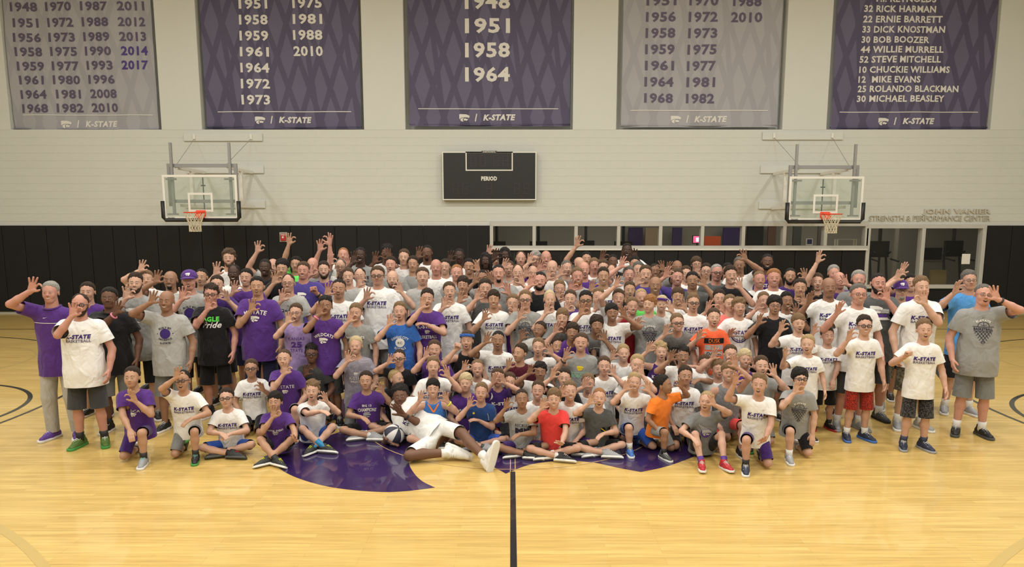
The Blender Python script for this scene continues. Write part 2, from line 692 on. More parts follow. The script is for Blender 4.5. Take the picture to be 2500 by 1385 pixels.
for a, b in ((XWIN1 + .08, xm - .05), (xm + .05, XD1 - .1)):
    wbox('pane', dr, a, b, YW + .05, YW + .058, zr + .05, ZD - .02, M_GLASS)
    wbox('door_panel', dr, a, b, YW + .02, YW + .1, .1, zr - .05, M_PAD)
nt_ = link('paper_notice', MB().box((0, 0, 0), (.23, .004, .28)).build('tmp', M_WHITE).data)
bpy.data.objects.remove(bpy.data.objects['tmp'])
nt_.location = tuple(at_y(2347, 645, YW + .044))
tag(nt_, 'white paper notice taped to the glazed doorway', 'notice')

# ---- the strength room behind the glass
YB2 = YW + 5.0
M_GREY = mat('room_grey', (0.30, 0.30, 0.27), rough=0.8, var=.05, vscale=.7)
structure(MB().box((-3, YB2, 0), (17, YB2 + .2, 4)).build('wall_strength_room', M_GREY))
structure(MB().box((-3, YW + .6, 3.3), (17, YB2, 3.4)).build('ceiling_strength_room', M_GREY))
structure(MB().box((-3.2, YW + .3, 0), (-3, YB2, 3.4)).build('wall_strength_room_side', M_GREY))
ld = bpy.data.lights.new('room_light', 'AREA')
ld.shape = 'RECTANGLE'
ld.size, ld.size_y = 14, 2.0
ld.energy = 115
ld.color = (1, .93, .8)
lo = bpy.data.objects.new('room_light', ld)
lo.location = (6.5, YW + 2.6, 3.2)
COL.objects.link(lo)


def room_panel(name, px0, px1, py0, py1, Y, color, label, cat):
    p0, p1 = at_y(px0, py1, Y), at_y(px1, py0, Y)
    mm = mat('paint_' + name + str(px0), color, rough=.7)
    o = MB().box((p0[0], Y, max(0, p0[2])), (p1[0], Y + .08, p1[2])).build(name, mm)
    return tag(o, label, cat)


room_panel('wall_panel', 1533, 1570, 556, 640, YB2 - .4, (.035, .02, .10), 'dark purple panel in strength room behind the fourth pane', 'panel')
room_panel('wall_panel', 1574, 1606, 556, 640, YB2 - .5, (.33, .25, .17), 'tan column in strength room behind the fourth pane', 'panel')
room_panel('wall_panel', 1640, 1666, 556, 640, YB2 - .4, (.04, .025, .12), 'narrow purple panel in strength room behind the fifth pane', 'panel')
room_panel('partition', 1718, 1760, 577, 640, YB2 - 1.2, (.55, .09, .02), 'orange partition in strength room beside purple panel', 'partition')
room_panel('wall_panel', 1763, 1808, 556, 640, YB2 - .4, (.04, .022, .12), 'wide purple panel in strength room right of the orange partition', 'panel')
room_panel('wall_panel', 1822, 1865, 548, 640, YB2 - .4, (.01, .01, .012), 'black panel in strength room behind the seventh pane', 'panel')
room_panel('wall_panel', 1872, 1896, 548, 640, YB2 - .45, (.14, .08, .06), 'brown panel in strength room beside the black panel', 'panel')
room_panel('room_column', 1930, 1958, 548, 700, YB2 - 1.4, (.05, .06, .055), 'dark green column behind the eighth pane', 'column')
room_panel('room_column', 1990, 2008, 548, 700, YB2 - 1.5, (.10, .09, .08), 'brown column behind the eighth pane mullion', 'column')
room_panel('room_column', 2140, 2152, 558, 760, YB2 - 2.0, (.03, .03, .03), 'slim dark post seen through the doorway glass', 'column')
room_panel('room_column', 2172, 2196, 558, 760, YB2 - 1.0, (.33, .32, .28), 'pale grey column seen through the doorway glass', 'column')
room_panel('storage_box', 2262, 2312, 660, 800, YW + 1.2, (.22, .17, .07), 'brown cardboard box standing behind the doorway glass', 'box')
tv = empty('television', tuple(at_y(1703, 585, YB2 - 1.6)))
M_SCR = mat('lit_screen', (.75, .12, .25), rough=.3, emit=1.1)
M_SCR2 = mat('lit_screen_text', (.75, .7, 1.0), rough=.3, emit=1.3)
MB().box((-.16, 0, -.13), (.16, .06, .13)).build('case', M_BLACKP, tv)
MB().box((-.14, -.004, -.105), (.14, 0, .11)).build('screen', M_SCR, tv)
MB().box((-.05, -.008, -.07), (.12, -.004, .06)).build('picture', M_SCR2, tv)
MB().tube([(0, .03, -.13), (0, .03, -tv.location.z)], .03, 8).box((-.2, -.12, -tv.location.z), (.2, .18, -tv.location.z + .03)).build('stand', M_DARK, tv)
tag(tv, 'small television with a lit pink picture in the strength room', 'television')
tv2 = empty('wall_monitor', tuple(at_y(2275, 620, YB2 - .06)))
MB().box((-.38, 0, -.24), (.38, .06, .24)).build('case', M_STEEL, tv2)
MB().box((-.35, -.004, -.21), (.35, 0, .21)).build('screen', M_BLACKP, tv2)
tag(tv2, 'dark wall monitor seen through the doorway glass', 'monitor')
pf = empty('framed_picture', tuple(at_y(1976, 591, YB2 - .03)))
MB().box((-.12, 0, -.12), (.12, .03, .12)).build('frame', M_WHITE, pf)
MB().box((-.08, -.004, -.07), (.09, 0, .09)).build('print', mat('picture_blue', (.04, .05, .16)), pf)
tag(pf, 'small white framed picture behind the eighth window pane', 'picture')
rk = empty('pipe_rack', tuple(at_y(2068, 585, YW + 1.3)))
rkm = MB()
for dy in (0, .15):
    rkm.tube([(-.27, dy, -rk.location.z), (-.27, dy, 0), (.27, dy, 0), (.27, dy, -rk.location.z)], .022, 8)
rkm.build('pipes', M_WHITE, rk, smooth=True)
tag(rk, 'white pipe rack behind the last window pane', 'rack')


def machine(px, Y, kind, label):
    p = at_y(px, 600, Y)
    r = empty('exercise_machine', (p[0], Y, 0))
    m = MB()
    m.box((-.28, -.7, 0), (.28, .8, .14))
    m.tube([(-.25, .3, .1), (-.25, .55, 1.5), (-.25, .3, 1.62)], .035, 6).tube([(.25, .3, .1), (.25, .55, 1.5), (.25, .3, 1.62)], .035, 6)
    m.build('base_frame', M_DARK, r)
    c = MB().box((-.27, .42, 1.45), (.27, .55, 1.95 if kind else 1.8))
    c.build('console', M_BLACKP, r)
    h = MB().tube([(-.3, .35, 1.4), (-.3, -.1, 1.35)], .03, 6).tube([(.3, .35, 1.4), (.3, -.1, 1.35)], .03, 6)
    h.build('handrail', M_DARK, r)
    if kind:
        MB().tube([(0, .5, 1.9), (0, .5, 2.5)], .05, 6).build('mast', M_DARK, r)
    tag(r, label, 'exercise machine')


machine(1212, YW + 1.6, 1, 'dark exercise machine behind the first window pane')
machine(1316, YW + 1.8, 1, 'dark exercise machine behind the second window pane')
machine(1434, YW + 2.6, 1, 'dark exercise machine behind the third window pane')
machine(1528, YW + 1.6, 1, 'dark exercise machine behind the fourth window pane')
machine(1632, YW + 1.7, 0, 'dark exercise machine behind the fifth window pane')
machine(2168, YW + 2.0, 1, 'dark exercise machine behind the first doorway pane')
machine(2352, YW + 2.4, 1, 'dark exercise machine behind the second doorway pane')

# ---- championship banners
M_BSTEEL = M_STEEL


def banner_mat(name, c1, c2):
    m = bpy.data.materials.new(name)
    m.use_nodes = True
    nt = m.node_tree
    b = nt.nodes['Principled BSDF']
    b.inputs['Roughness'].default_value = 0.55
    b.inputs['Specular IOR Level'].default_value = 0.3
    tc = nt.nodes.new('ShaderNodeTexCoord')
    sp = nt.nodes.new('ShaderNodeSeparateXYZ')
    nt.links.new(tc.outputs['Object'], sp.inputs[0])

    def math_(op, a, bb=None):
        n = nt.nodes.new('ShaderNodeMath')
        n.operation = op
        for i, v in enumerate((a, bb)):
            if v is None:
                continue
            if isinstance(v, (int, float)):
                n.inputs[i].default_value = v
            else:
                nt.links.new(v, n.inputs[i])
        return n.outputs[0]

    def band(kx, kz, ph, th):
        a = math_('MULTIPLY', sp.outputs[0], kx)
        c = math_('MULTIPLY', sp.outputs[2], kz)
        s = math_('ADD', math_('ADD', a, c), ph)
        return math_('LESS_THAN', math_('ABSOLUTE', math_('SINE', s)), th)

    d = math_('MAXIMUM', band(5.6, 1.9, .2, .42), band(5.6, -1.9, 1.1, .42))
    d = math_('MAXIMUM', d, band(2.9, .35, .4, .2))
    mx_ = nt.nodes.new('ShaderNodeMix')
    mx_.data_type = 'RGBA'
    mx_.inputs[6].default_value = (*c1, 1)
    mx_.inputs[7].default_value = (*c2, 1)
    nt.links.new(d, mx_.inputs[0])
    nt.links.new(mx_.outputs[2], b.inputs['Base Color'])
    return m


MB_P = banner_mat('banner_purple', (0.118, 0.108, 0.185), (0.078, 0.070, 0.128))
MB_G = banner_mat('banner_grey', (0.365, 0.365, 0.40), (0.325, 0.325, 0.36))
M_BTXT_W = mat('banner_white_print', (0.66, 0.65, 0.62), rough=.6)
M_BTXT_P = mat('banner_purple_print', (0.095, 0.075, 0.135), rough=.6)
M_BTXT_V = mat('banner_violet_print', (0.06, 0.03, 0.20), rough=.6)
YBN = YW + .10


def banner(i, kind, x0, x1, yb, texts, line, foot, label):
    purple = kind == 'p'
    X0, X1, Zb = at_y(x0, yb, YBN)[0], at_y(x1, yb, YBN)[0], at_y((x0 + x1) / 2, yb, YBN)[2]
    r = empty('banner', ((X0 + X1) / 2, YBN, Zb))
    W, Hh = X1 - X0, 10.4 - Zb
    nx, nz = 26, 44
    rnd = random.Random(i)
    ph = [rnd.uniform(0, 6) for _ in range(6)]
    V, Q = [], []

    def off(x, z):
        return .018 * math.sin(2.3 * x + 1.1 * z + ph[0]) + .012 * math.sin(5.1 * x - 1.7 * z + ph[1]) + .006 * math.sin(1.3 * x + 6.5 * z + ph[2]) + (.02 * math.exp(-z * 3) * math.sin(3 * x + ph[3]))

    for a in range(nz + 1):
        for c in range(nx + 1):
            x, z = (c / nx - .5) * W, a / nz * Hh
            V.append((x, off(x, z), z))
    for a in range(nz):
        for c in range(nx):
            q = a * (nx + 1) + c
            Q.append((q, q + 1, q + nx + 2, q + nx + 1))
    link('cloth', mesh_from('cloth', V, [Q]), r, MB_P if purple else MB_G)
    MB().tube([(-W / 2 - .01, .0, .05), (W / 2 + .01, .0, .05)], .022, 8).build('hem_rod', MB_P if purple else MB_G, r, smooth=True)

    def put(V2, T2, px, py, m, anchor='c'):
        p = at_y(px, py, YBN)
        V2 = V2 + np.array([p[0] - (X0 + X1) / 2, p[2] - Zb])
        if anchor == 'l':
            V2 = V2 + np.array([-(V2[:, 0].min()) + p[0] - (X0 + X1) / 2, 0])
        P = np.array([(x, off(x, z) - .009, z) for x, z in V2])
        link('lettering', mesh_from('lettering', P, [T2], smooth=False), r, {'w': M_BTXT_W, 'p': M_BTXT_P, 'v': M_BTXT_V}[m])

    S = at_y(1251, 100, YBN)[0] - at_y(1250, 100, YBN)[0]     # metres for one pixel
    for t in texts:
        s, px, py, w = t[:4]
        m = t[4] if len(t) > 4 else ('w' if purple else 'p')
        hh_ = t[5] if len(t) > 5 else None
        V2, T2 = fit_text(s, w * S, bold=.032, h=hh_ * S if hh_ else None)
        put(V2, T2, px, py, m, t[6] if len(t) > 6 else 'c')
    V2, T2 = subdivide2d(*rect2d((line[1] - line[0]) * S, .02), .15)
    put(V2, T2, (line[0] + line[1]) / 2, line[2], 'w')
    lx, ly = foot
    V2, T2 = cat2d(26 * S)
    put(V2, T2, lx, ly, 'w')
    V2, T2 = line2d([(-.02, -.1), (.02, .1)], .03)
    put(V2, T2, lx + 28, ly - 1, 'w')
    V2, T2 = fit_text('K-STATE', 80 * S, bold=.05, shear=.22, h=15 * S)
    put(V2, T2, lx + 85, ly - 1, 'w')
    tag(r, label, 'banner', 'banners hanging in the wall bays')


rows1 = [15, 54, 90, 125, 160, 194, 229, 263]
b1 = []
for col, (xs, yrs) in enumerate((((57, 62, 66, 70, 75, 78, 83, 87), '1948 1951 1956 1958 1959 1961 1964 1968'), ((142, 147, 150, 155, 159, 162, 167, 171), '1970 1972 1973 1975 1977 1980 1981 1982'),
                                 ((229, 233, 236, 240, 244, 248, 253, 256), '1987 1988 1989 1990 1993 1996 2008 2010'), ((318, 321, 324, 328, 330), '2011 2012 2013 2014 2017'))):
    for k, (x, y) in enumerate(zip(xs, yrs.split())):
        b1.append((y, x, rows1[k] + (2 - col), 60 if y[1] == '9' and '1' in y[2:] else 65, 'v' if y in ('2014', '2017') else 'p', 22))
banner(1, 'g', 36, 388, 319, b1, (54, 376, 281), (163, 304), 'leftmost grey banner with four columns of purple years')
b2 = [(y, 617 + k * 1.4, 9 + k * 39.2, 70, 'w', 24) for k, y in enumerate('1951 1958 1959 1961 1964 1972 1973'.split())] + [(y, 750 + k * .8, 8 + k * 39, 72, 'w', 24) for k, y in enumerate('1975 1981 1988 2010'.split())]
banner(2, 'p', 505, 883, 315, b2, (528, 860, 273), (636, 294), 'purple banner with two columns of white years')
b3 = [(y, 1190, 4 + k * 59.3, 110, 'w', 36) for k, y in enumerate('1948 1951 1958 1964'.split())]
banner(3, 'p', 1001, 1391, 309, b3, (1019, 1365, 266), (1134, 288), 'middle purple banner with four large white years')
b4 = [(y, 1615 - k * 1.2, 1 + k * 39.8, 72, 'p', 24) for k, y in enumerate('1951 1956 1958 1959 1961 1964 1968'.split())] + [(y, 1718 - k * 1.4, 2 + k * 39.8, 70, 'p', 24) for k, y in enumerate('1970 1972 1973 1975 1977 1981 1982'.split())] + [
    ('1988', 1825, 3, 70, 'p', 24), ('2010', 1823, 42, 76, 'p', 24)]
banner(4, 'g', 1516, 1896, 311, b4, (1537, 1877, 270), (1650, 292), 'grey banner with three columns of purple years')
names5 = [('F.I. REYNOLDS', 2139, -3, 2287), ('32 RICK HARMAN', 2109, 22, 2286), ('22 ERNIE BARRETT', 2107, 47, 2301), ('33 DICK KNOSTMAN', 2105, 72, 2307), ('30 BOB BOOZER', 2103, 97, 2270), ('44 WILLIE MURRELL', 2101, 121, 2304),
          ('52 STEVE MITCHELL', 2099, 145, 2297), ('10 CHUCKIE WILLIAMS', 2098, 170, 2320), ('12  MIKE EVANS', 2096, 194, 2247), ('25 ROLANDO BLACKMAN', 2094, 217, 2342), ('30 MICHAEL BEASLEY', 2092, 241, 2307)]
b5 = [(s, (a + b) / 2, y, b - a, 'w', 16) for s, a, y, b in names5]
banner(5, 'p', 2027, 2408, 316, b5, (2047, 2390, 274), (2157, 297), 'rightmost purple banner listing white names and numbers')

# ---- raised wall lettering
S_W = at_y(1251, 500, YW)[0] - at_y(1250, 500, YW)[0]
wl = empty('wall_lettering', tuple(at_y(2268, 525, YW - .012)))
M_LET = mat('wall_letter_paint', (0.50, 0.475, 0.40), rough=.5, metal=.1)
for s, xc, yc, w, h, bold in (('JOHN VANIER', 2334, 518, 166, 15, .03), ('STRENGTH & PERFORMANCE CENTER', 2268, 533, 296, 12.5, .0)):
    V2, T2 = fit_text(s, w * S_W, bold=bold, h=h * S_W)
    p = at_y(xc, yc, YW)
    c = np.array([p[0] - wl.location.x, p[2] - wl.location.z])
    n = len(V2)
    V2 = V2 + c
    P = np.concatenate([np.column_stack([V2[:, 0], np.full(n, -.03), V2[:, 1]]), np.column_stack([V2[:, 0], np.full(n, .012), V2[:, 1]])])
    e = {}
    for t in T2:
        for a, b_ in ((t[0], t[1]), (t[1], t[2]), (t[2], t[0])):
            e[(a, b_)] = 1
    side = [(a, a + n, b_ + n, b_) for (a, b_) in e if (b_, a) not in e]
    link('letters', mesh_from('letters', P, [T2, side], smooth=False), wl, M_LET)
tag(wl, 'raised beige lettering on the wall above the glazed doorway', 'lettering')

# ---- scoreboard
sb = empty('scoreboard', tuple(at_y(1195, 430, YW - .16)))
PS = at_y(1251, 430, YW - .16)[0] - at_y(1250, 430, YW - .16)[0]


def sx(px):
    return (px - 1195) * PS


def sz(py):
    return (430 - py) * PS


M_SBW = mat('scoreboard_white', (0.72, 0.72, 0.66), rough=.5)
MB().box((sx(1081), 0, sz(488)), (sx(1309), .15, sz(373))).build('cabinet', M_BLACKP, sb, bevel=.01)


def frame_strip(x0, x1, y0, y1, w):
    m = MB()
    m.box((sx(x0), -.012, sz(y0 + w)), (sx(x1), 0, sz(y0))).box((sx(x0), -.012, sz(y1)), (sx(x1), 0, sz(y1 - w)))
    m.box((sx(x0), -.012, sz(y1 - w)), (sx(x0 + w), 0, sz(y0 + w))).box((sx(x1 - w), -.012, sz(y1 - w)), (sx(x1), 0, sz(y0 + w)))
    m.build('border', M_SBW, sb)


frame_strip(1080, 1309.5, 372, 488, 2.6)
frame_strip(1137, 1252, 372, 417.5, 2.8)
V2, T2 = fit_text('PERIOD', 38.5 * PS, bold=.05, h=10.5 * PS)
flat_print('lettering', [(V2, T2, (sx(1194), sz(436)))], (0, -.008, 0), (1, 0, 0), (0, 0, 1), M_SBW, sb)
MB().box((sx(1176), -.014, sz(374.5)), (sx(1213), -.01, sz(370))).build('maker_plate', M_BLACKP, sb)
V2, T2 = fit_text('DAKTRONICS', 30 * PS, bold=.03, h=3 * PS)
flat_print('lettering', [(V2, T2, (sx(1194.5), sz(372.3)))], (0, -.0155, 0), (1, 0, 0), (0, 0, 1), M_SBW, sb)
M_SEG = mat('unlit_segment', (.028, .024, .026), rough=.35)


def digit(cx_, cy_, w, h):
    m = MB()
    t = 2.2
    for (x0, x1, y0, y1) in ((-w / 2, w / 2, -h / 2, -h / 2 + t), (-w / 2, w / 2, -t / 2, t / 2), (-w / 2, w / 2, h / 2 - t, h / 2), (-w / 2, -w / 2 + t, -h / 2 + t, -t / 2), (w / 2 - t, w / 2, -h / 2 + t, -t / 2),
                             (-w / 2, -w / 2 + t, t / 2, h / 2 - t), (w / 2 - t, w / 2, t / 2, h / 2 - t)):
        m.box((sx(cx_ + x0), -.006, sz(cy_ + y1)), (sx(cx_ + x1), 0, sz(cy_ + y0)))
    m.build('digit', M_SEG, sb)


for x in (1156, 1179, 1211, 1234):
    digit(x, 394, 14, 27)
for x in (1112, 1135, 1194, 1262, 1285):
    digit(x, 460, 14, 27)
tag(sb, 'black scoreboard with a white border between the two goals', 'scoreboard')

# ---- fire alarm plate
fa = empty('fire_alarm', tuple(at_y(692, 579, YW - .07)))
MB().box((-.105, 0, -.13), (.105, .02, .13)).build('plate', mat('alarm_plate', (.42, .40, .37), rough=.5), fa)
MB().box((-.075, -.05, -.105), (.075, 0, .09)).build('housing', mat('alarm_red', (.45, .03, .03), rough=.4), fa, bevel=.02)
MB().box((-.022, -.062, -.03), (.022, -.05, .02)).build('strobe', mat('strobe_lens', (.8, .75, .75), rough=.2), fa)
V2, T2 = fit_text('FIRE', .1, bold=.03)
flat_print('lettering', [(V2, T2, (0, .06))], (0, -.052, 0), (1, 0, 0), (0, 0, 1), M_WHITE, fa)
tag(fa, 'red fire alarm strobe on a grey plate among the black pads', 'fire alarm')

# ---- basketball goals
M_ORANGE = mat('rim_orange', (.78, .075, .03), rough=.4)
M_NET = mat('net_cord', (.70, .64, .48), rough=.9)
M_BGLASS = mat('backboard_glass', (.40, .55, .45), rough=.03, alpha=.13, spec=.6)
M_BGLASS.surface_render_method = 'DITHERED'
YBRD = YW - 1.85


def goal(pxc, pyc, sgn, beams, label):
    p = at_y(pxc, pyc, YBRD)
    r = empty('basketball_goal', tuple(p))
    w, h = .915, .535
    D = YW - YBRD
    MB().box((-w, 0, -h), (w, .015, h)).build('backboard', M_BGLASS, r)
    b = MB()
    t = .055
    b.box((-w, -.006, h - t), (w, .02, h)).box((-w, -.006, -h), (w, .02, -h + t)).box((-w, -.006, -h + t), (-w + t, .02, h - t)).box((w - t, -.006, -h + t), (w, .02, h - t))
    b.build('border', M_WHITE, r)
    b = MB()
    z0, z1, xx = -.36, .10, .305
    b.box((-xx, -.008, z1 - .05), (xx, -.001, z1)).box((-xx, -.008, z0), (xx, -.001, z0 + .05)).box((-xx, -.008, z0 + .05), (-xx + .05, -.001, z1 - .05)).box((xx - .05, -.008, z0 + .05), (xx, -.001, z1 - .05))
    b.build('target_square', M_WHITE, r)
    MB().tube([(-w - .02, .0, -.1), (-w - .02, 0, -h + .03), (-w + .03, 0, -h - .03), (w - .03, 0, -h - .03), (w + .02, 0, -h + .03), (w + .02, 0, -.1)], .05, 8).build('edge_padding', M_BLACKP, r, smooth=True)
    zr_ = -h + .15
    R = .229
    ring = [(R * math.cos(a), -.152 - R + R * math.sin(a), zr_) for a in np.linspace(0, 2 * PI, 33)[:-1]]
    MB().tube(ring, .013, 8, closed=True).build('rim', M_ORANGE, r, smooth=True)
    k = MB().box((-.09, -.16, zr_ - .13), (.09, -.012, zr_ + .03)).box((-.12, -.02, zr_ - .09), (.12, -.008, zr_ + .06))
    k.build('rim_bracket', M_ORANGE, r, bevel=.01)
    net = MB()
    ns = 12
    for dirn in (-1, 1):
        for i in range(ns):
            pts = []
            for j in range(9):
                f = j / 8
                a = 2 * PI * (i + dirn * f * 2.5) / ns
                rr = R * (1 - .42 * min(1, f * 1.7)) if f < .6 else R * .58
                pts.append((rr * math.cos(a), -.152 - R + rr * math.sin(a), zr_ - .02 - .44 * f))
            net.tube(pts, .0065, 4)
    for f in (.45, .98):
        rr = R * .6
        net.tube([(rr * math.cos(a), -.152 - R + rr * math.sin(a), zr_ - .02 - .44 * f) for a in np.linspace(0, 2 * PI, 17)[:-1]], .006, 4, closed=True)
    net.build('net', M_NET, r)
    f = MB()
    for sx_ in (-1, 1):
        f.box((sx_ * .72 - .03, .10, -.42), (sx_ * .72 + .03, .155, 1.32))
        f.box((sx_ * .83 - .035, .172, -.22), (sx_ * .83 + .035, .238, .82))
        for zz in (-.42, h - .1):
            f.box((sx_ * .72 - .12, .015, zz - .02), (sx_ * .72 + .12, .10, zz + .02))
    f.box((-.795, .17, .73), (.795, .24, .815)).box((-.795, .17, -.14), (.795, .24, -.06))
    f.build('frame', M_STEEL, r)
    MB().tube([(0, .2, .48), (0, .2, -.36)], .014, 6).box((-.05, .18, .27), (.05, .22, .3)).build('height_adjuster', M_DARK, r)
    # arms to the wall, braces and wall beams
    a = MB()
    for sx_ in (-1, 1):
        for zz in (.72, -.20):
            x = sx_ * .64
            a.box((x - .035, .2, zz - .035), (x + .035, D - .06, zz + .035))
        a.box((sx_ * .64 - .04, D * .55 - .05, -.165), (sx_ * .64 + .04, D * .55 + .05, .685))
    a.build('support_arm', M_WHITE, r)
    for (bx0, bx1, by) in beams:
        q0, q1 = at_y(bx0, by, YW - .05), at_y(bx1, by, YW - .05)
        MB().box((q0[0] - p[0], D - .05, q0[2] - p[2] - .10), (q1[0] - p[0], D - .006, q0[2] - p[2] + .10)).build('wall_beam', M_PANEL, r, bevel=.006)
    q0, q1 = at_y(beams[0][0], beams[0][2], YW - .05), at_y(beams[0][1], beams[0][2], YW - .05)
    zt = q0[2] - p[2]
    for fr in (.14, .86):
        xx = q0[0] + (q1[0] - q0[0]) * fr - p[0]
        MB().box((xx - .03, D - .08, zt - .06), (xx + .03, D - .05, zt + .07)).build('cable_bracket', M_WHITE, r)
        MB().tube([(xx, D - .06, zt - .04), (-.62 if fr < .5 else .62, .22, .82)], .006, 5).build('cable', M_STEEL, r)
    V2, T2 = fit_text('SPALDING', .17, bold=.03, h=.03)
    flat_print('lettering', [(V2, T2, (-w + .17, -h + .027))], (0, -.008, 0), (1, 0, 0), (0, 0, 1), M_BLACKP, r)
    tag(r, label, 'basketball goal', 'goals on the far wall')


goal(489, 481, -1, [(448, 640, 335), (456, 643, 414), (452, 647, 499)], 'glass basketball goal with orange rim left of the scoreboard')
goal(2016, 485, 1, [(1862, 2059, 332), (1857, 2054, 414), (1853, 2047, 501)], 'glass basketball goal with orange rim above the window band')

# ================================================================ BODY SHAPES (signed distance fields meshed by surface nets)
def surface_nets(f, org, c):
    nx, ny, nz = f.shape
    s = f < 0
    ids, pos, flips = [], [], []
    sl = (slice(None, -1), slice(1, None))
    for ax in range(3):
        lo = [slice(None)] * 3
        hi = [slice(None)] * 3
        lo[ax], hi[ax] = sl
        lo, hi = tuple(lo), tuple(hi)
        i, j, k = np.nonzero(s[lo] != s[hi])
        if len(i) == 0:
            continue
        f0, f1 = f[lo][i, j, k], f[hi][i, j, k]
        t = f0 / (f0 - f1)
        p = np.stack([i, j, k], 1).astype(np.float32)
        p[:, ax] += t
        u, v = [(1, 2), (2, 0), (0, 1)][ax]
        idx = np.stack([i, j, k], 1)
        cs = []
        for du, dv in ((0, 0), (-1, 0), (-1, -1), (0, -1)):
            q = idx.copy()
            q[:, u] += du
            q[:, v] += dv
            cs.append((q[:, 0] * ny + q[:, 1]) * nz + q[:, 2])
        ids.append(np.stack(cs, 1))
        pos.append(p)
        flips.append(s[lo][i, j, k])
    ids = np.concatenate(ids)
    pos = np.concatenate(pos)
    flip = np.concatenate(flips)
    uq, inv = np.unique(ids.ravel(), return_inverse=True)
    cnt = np.bincount(inv)
    P4 = np.repeat(pos, 4, 0)
    V = np.stack([np.bincount(inv, P4[:, a]) / cnt for a in range(3)], 1)
    Q = inv.reshape(-1, 4)
    Q = np.where(flip[:, None], Q, Q[:, ::-1])
    return V * c + np.asarray(org), Q.astype(np.int32)


class Field:
    def __init__(self, lo, hi, c):
        self.c = c
        self.pad = 0.0
        self.org = np.asarray(lo, float) - 2 * c
        self.n = np.ceil((np.asarray(hi, float) - self.org) / c).astype(int) + 3
        self.f = np.full(self.n, 0.5, dtype=np.float32)
        self.ax = [(self.org[a] + np.arange(self.n[a]) * c).astype(np.float32) for a in range(3)]

    def region(self, lo, hi):
        a = np.clip(np.floor((np.asarray(lo) - self.org) / self.c).astype(int), 0, self.n - 1)
        b = np.clip(np.ceil((np.asarray(hi) - self.org) / self.c).astype(int) + 1, 1, self.n)
        R = tuple(slice(x, y) for x, y in zip(a, b))
        X, Y, Z = self.ax[0][R[0]][:, None, None], self.ax[1][R[1]][None, :, None], self.ax[2][R[2]][None, None, :]
        return R, X, Y, Z

    def mix(self, R, d, k):
        f = self.f[R]
        h = np.maximum(k - np.abs(f - d), 0) / k
        self.f[R] = np.minimum(f, d) - h * h * k * .25

    def cone(self, a, b, ra, rb, k=.02, cap=False):
        a, b = np.asarray(a, np.float32), np.asarray(b, np.float32)
        r = max(ra, rb) + k + 2 * self.c
        R, X, Y, Z = self.region(np.minimum(a, b) - r, np.maximum(a, b) + r)
        d = b - a
        L2 = float(d @ d) + 1e-9
        t = np.clip(((X - a[0]) * d[0] + (Y - a[1]) * d[1] + (Z - a[2]) * d[2]) / L2, 0, 1)
        D = np.sqrt((X - a[0] - t * d[0]) ** 2 + (Y - a[1] - t * d[1]) ** 2 + (Z - a[2] - t * d[2]) ** 2) - (ra + (rb - ra) * t)
        if cap:
            L = math.sqrt(L2)
            D = np.maximum(D, ((X - a[0]) * d[0] + (Y - a[1]) * d[1] + (Z - a[2]) * d[2]) / L - L)
        self.mix(R, D, k)

    def ell(self, c, r, k=.02):
        c, r = np.asarray(c, np.float32), np.asarray(r, np.float32)
        m = r + k + 2 * self.c + self.pad
        R, X, Y, Z = self.region(c - m, c + m)
        k0 = np.sqrt(((X - c[0]) / r[0]) ** 2 + ((Y - c[1]) / r[1]) ** 2 + ((Z - c[2]) / r[2]) ** 2)
        k1 = np.sqrt(((X - c[0]) / r[0] ** 2) ** 2 + ((Y - c[1]) / r[1] ** 2) ** 2 + ((Z - c[2]) / r[2] ** 2) ** 2) + 1e-6
        self.mix(R, k0 * (k0 - 1) / k1, k)

    def carve(self, c, r, k=.01):
        """take a ball out"""
        c, r = np.asarray(c, np.float32), np.asarray(r, np.float32) * np.ones(3, np.float32)
        m = r + k + self.c
        R, X, Y, Z = self.region(c - m, c + m)
        k0 = np.sqrt(((X - c[0]) / r[0]) ** 2 + ((Y - c[1]) / r[1]) ** 2 + ((Z - c[2]) / r[2]) ** 2)
        D = -(k0 - 1) * float(r.min())
        f = self.f[R]
        h = np.maximum(k - np.abs(f - D), 0) / k
        self.f[R] = np.maximum(f, D) + h * h * k * .25

    def loft(self, o, Rt, Fw, U, zt, a, b, yc, k=.03, fold=0.0, ph=0.0, z0=None):
        o, Rt, Fw, U = [np.asarray(q, np.float32) for q in (o, Rt, Fw, U)]
        R, X, Y, Z = self.region(self.org, self.org + self.n * self.c)
        dx, dy, dz = X - o[0], Y - o[1], Z - o[2]
        z = dx * U[0] + dy * U[1] + dz * U[2]
        x = dx * Rt[0] + dy * Rt[1] + dz * Rt[2]
        y = dx * Fw[0] + dy * Fw[1] + dz * Fw[2]
        A = np.interp(z, zt, a).astype(np.float32)
        B = np.interp(z, zt, b).astype(np.float32)
        y = y - np.interp(z, zt, yc).astype(np.float32)
        q = np.sqrt((x / A) ** 2 + (y / B) ** 2)
        if fold:
            th = np.arctan2(y, x)
            low = np.clip((zt[-1] * .75 - z) / (zt[-1] * .9), 0, 1)
            q = q * (1 + fold * low * (np.sin(5 * th + ph + 3 * z) + .7 * np.sin(9 * th - 1.7 * ph - 5 * z) + .5 * np.sin(3 * th + 22 * z + ph)))
        D = (q - 1) * np.minimum(A, B)
        D = np.maximum(D, z - zt[-1])
        D = np.maximum(D, zt[0] - z)
        self.mix(R, D.astype(np.float32), k)

    def cut(self, p, n):
        """keep the side behind plane (p, n)"""
        p, n = np.asarray(p, np.float32), np.asarray(n, np.float32)
        X, Y, Z = self.ax[0][:, None, None], self.ax[1][None, :, None], self.ax[2][None, None, :]
        self.f = np.maximum(self.f, (X - p[0]) * n[0] + (Y - p[1]) * n[1] + (Z - p[2]) * n[2])

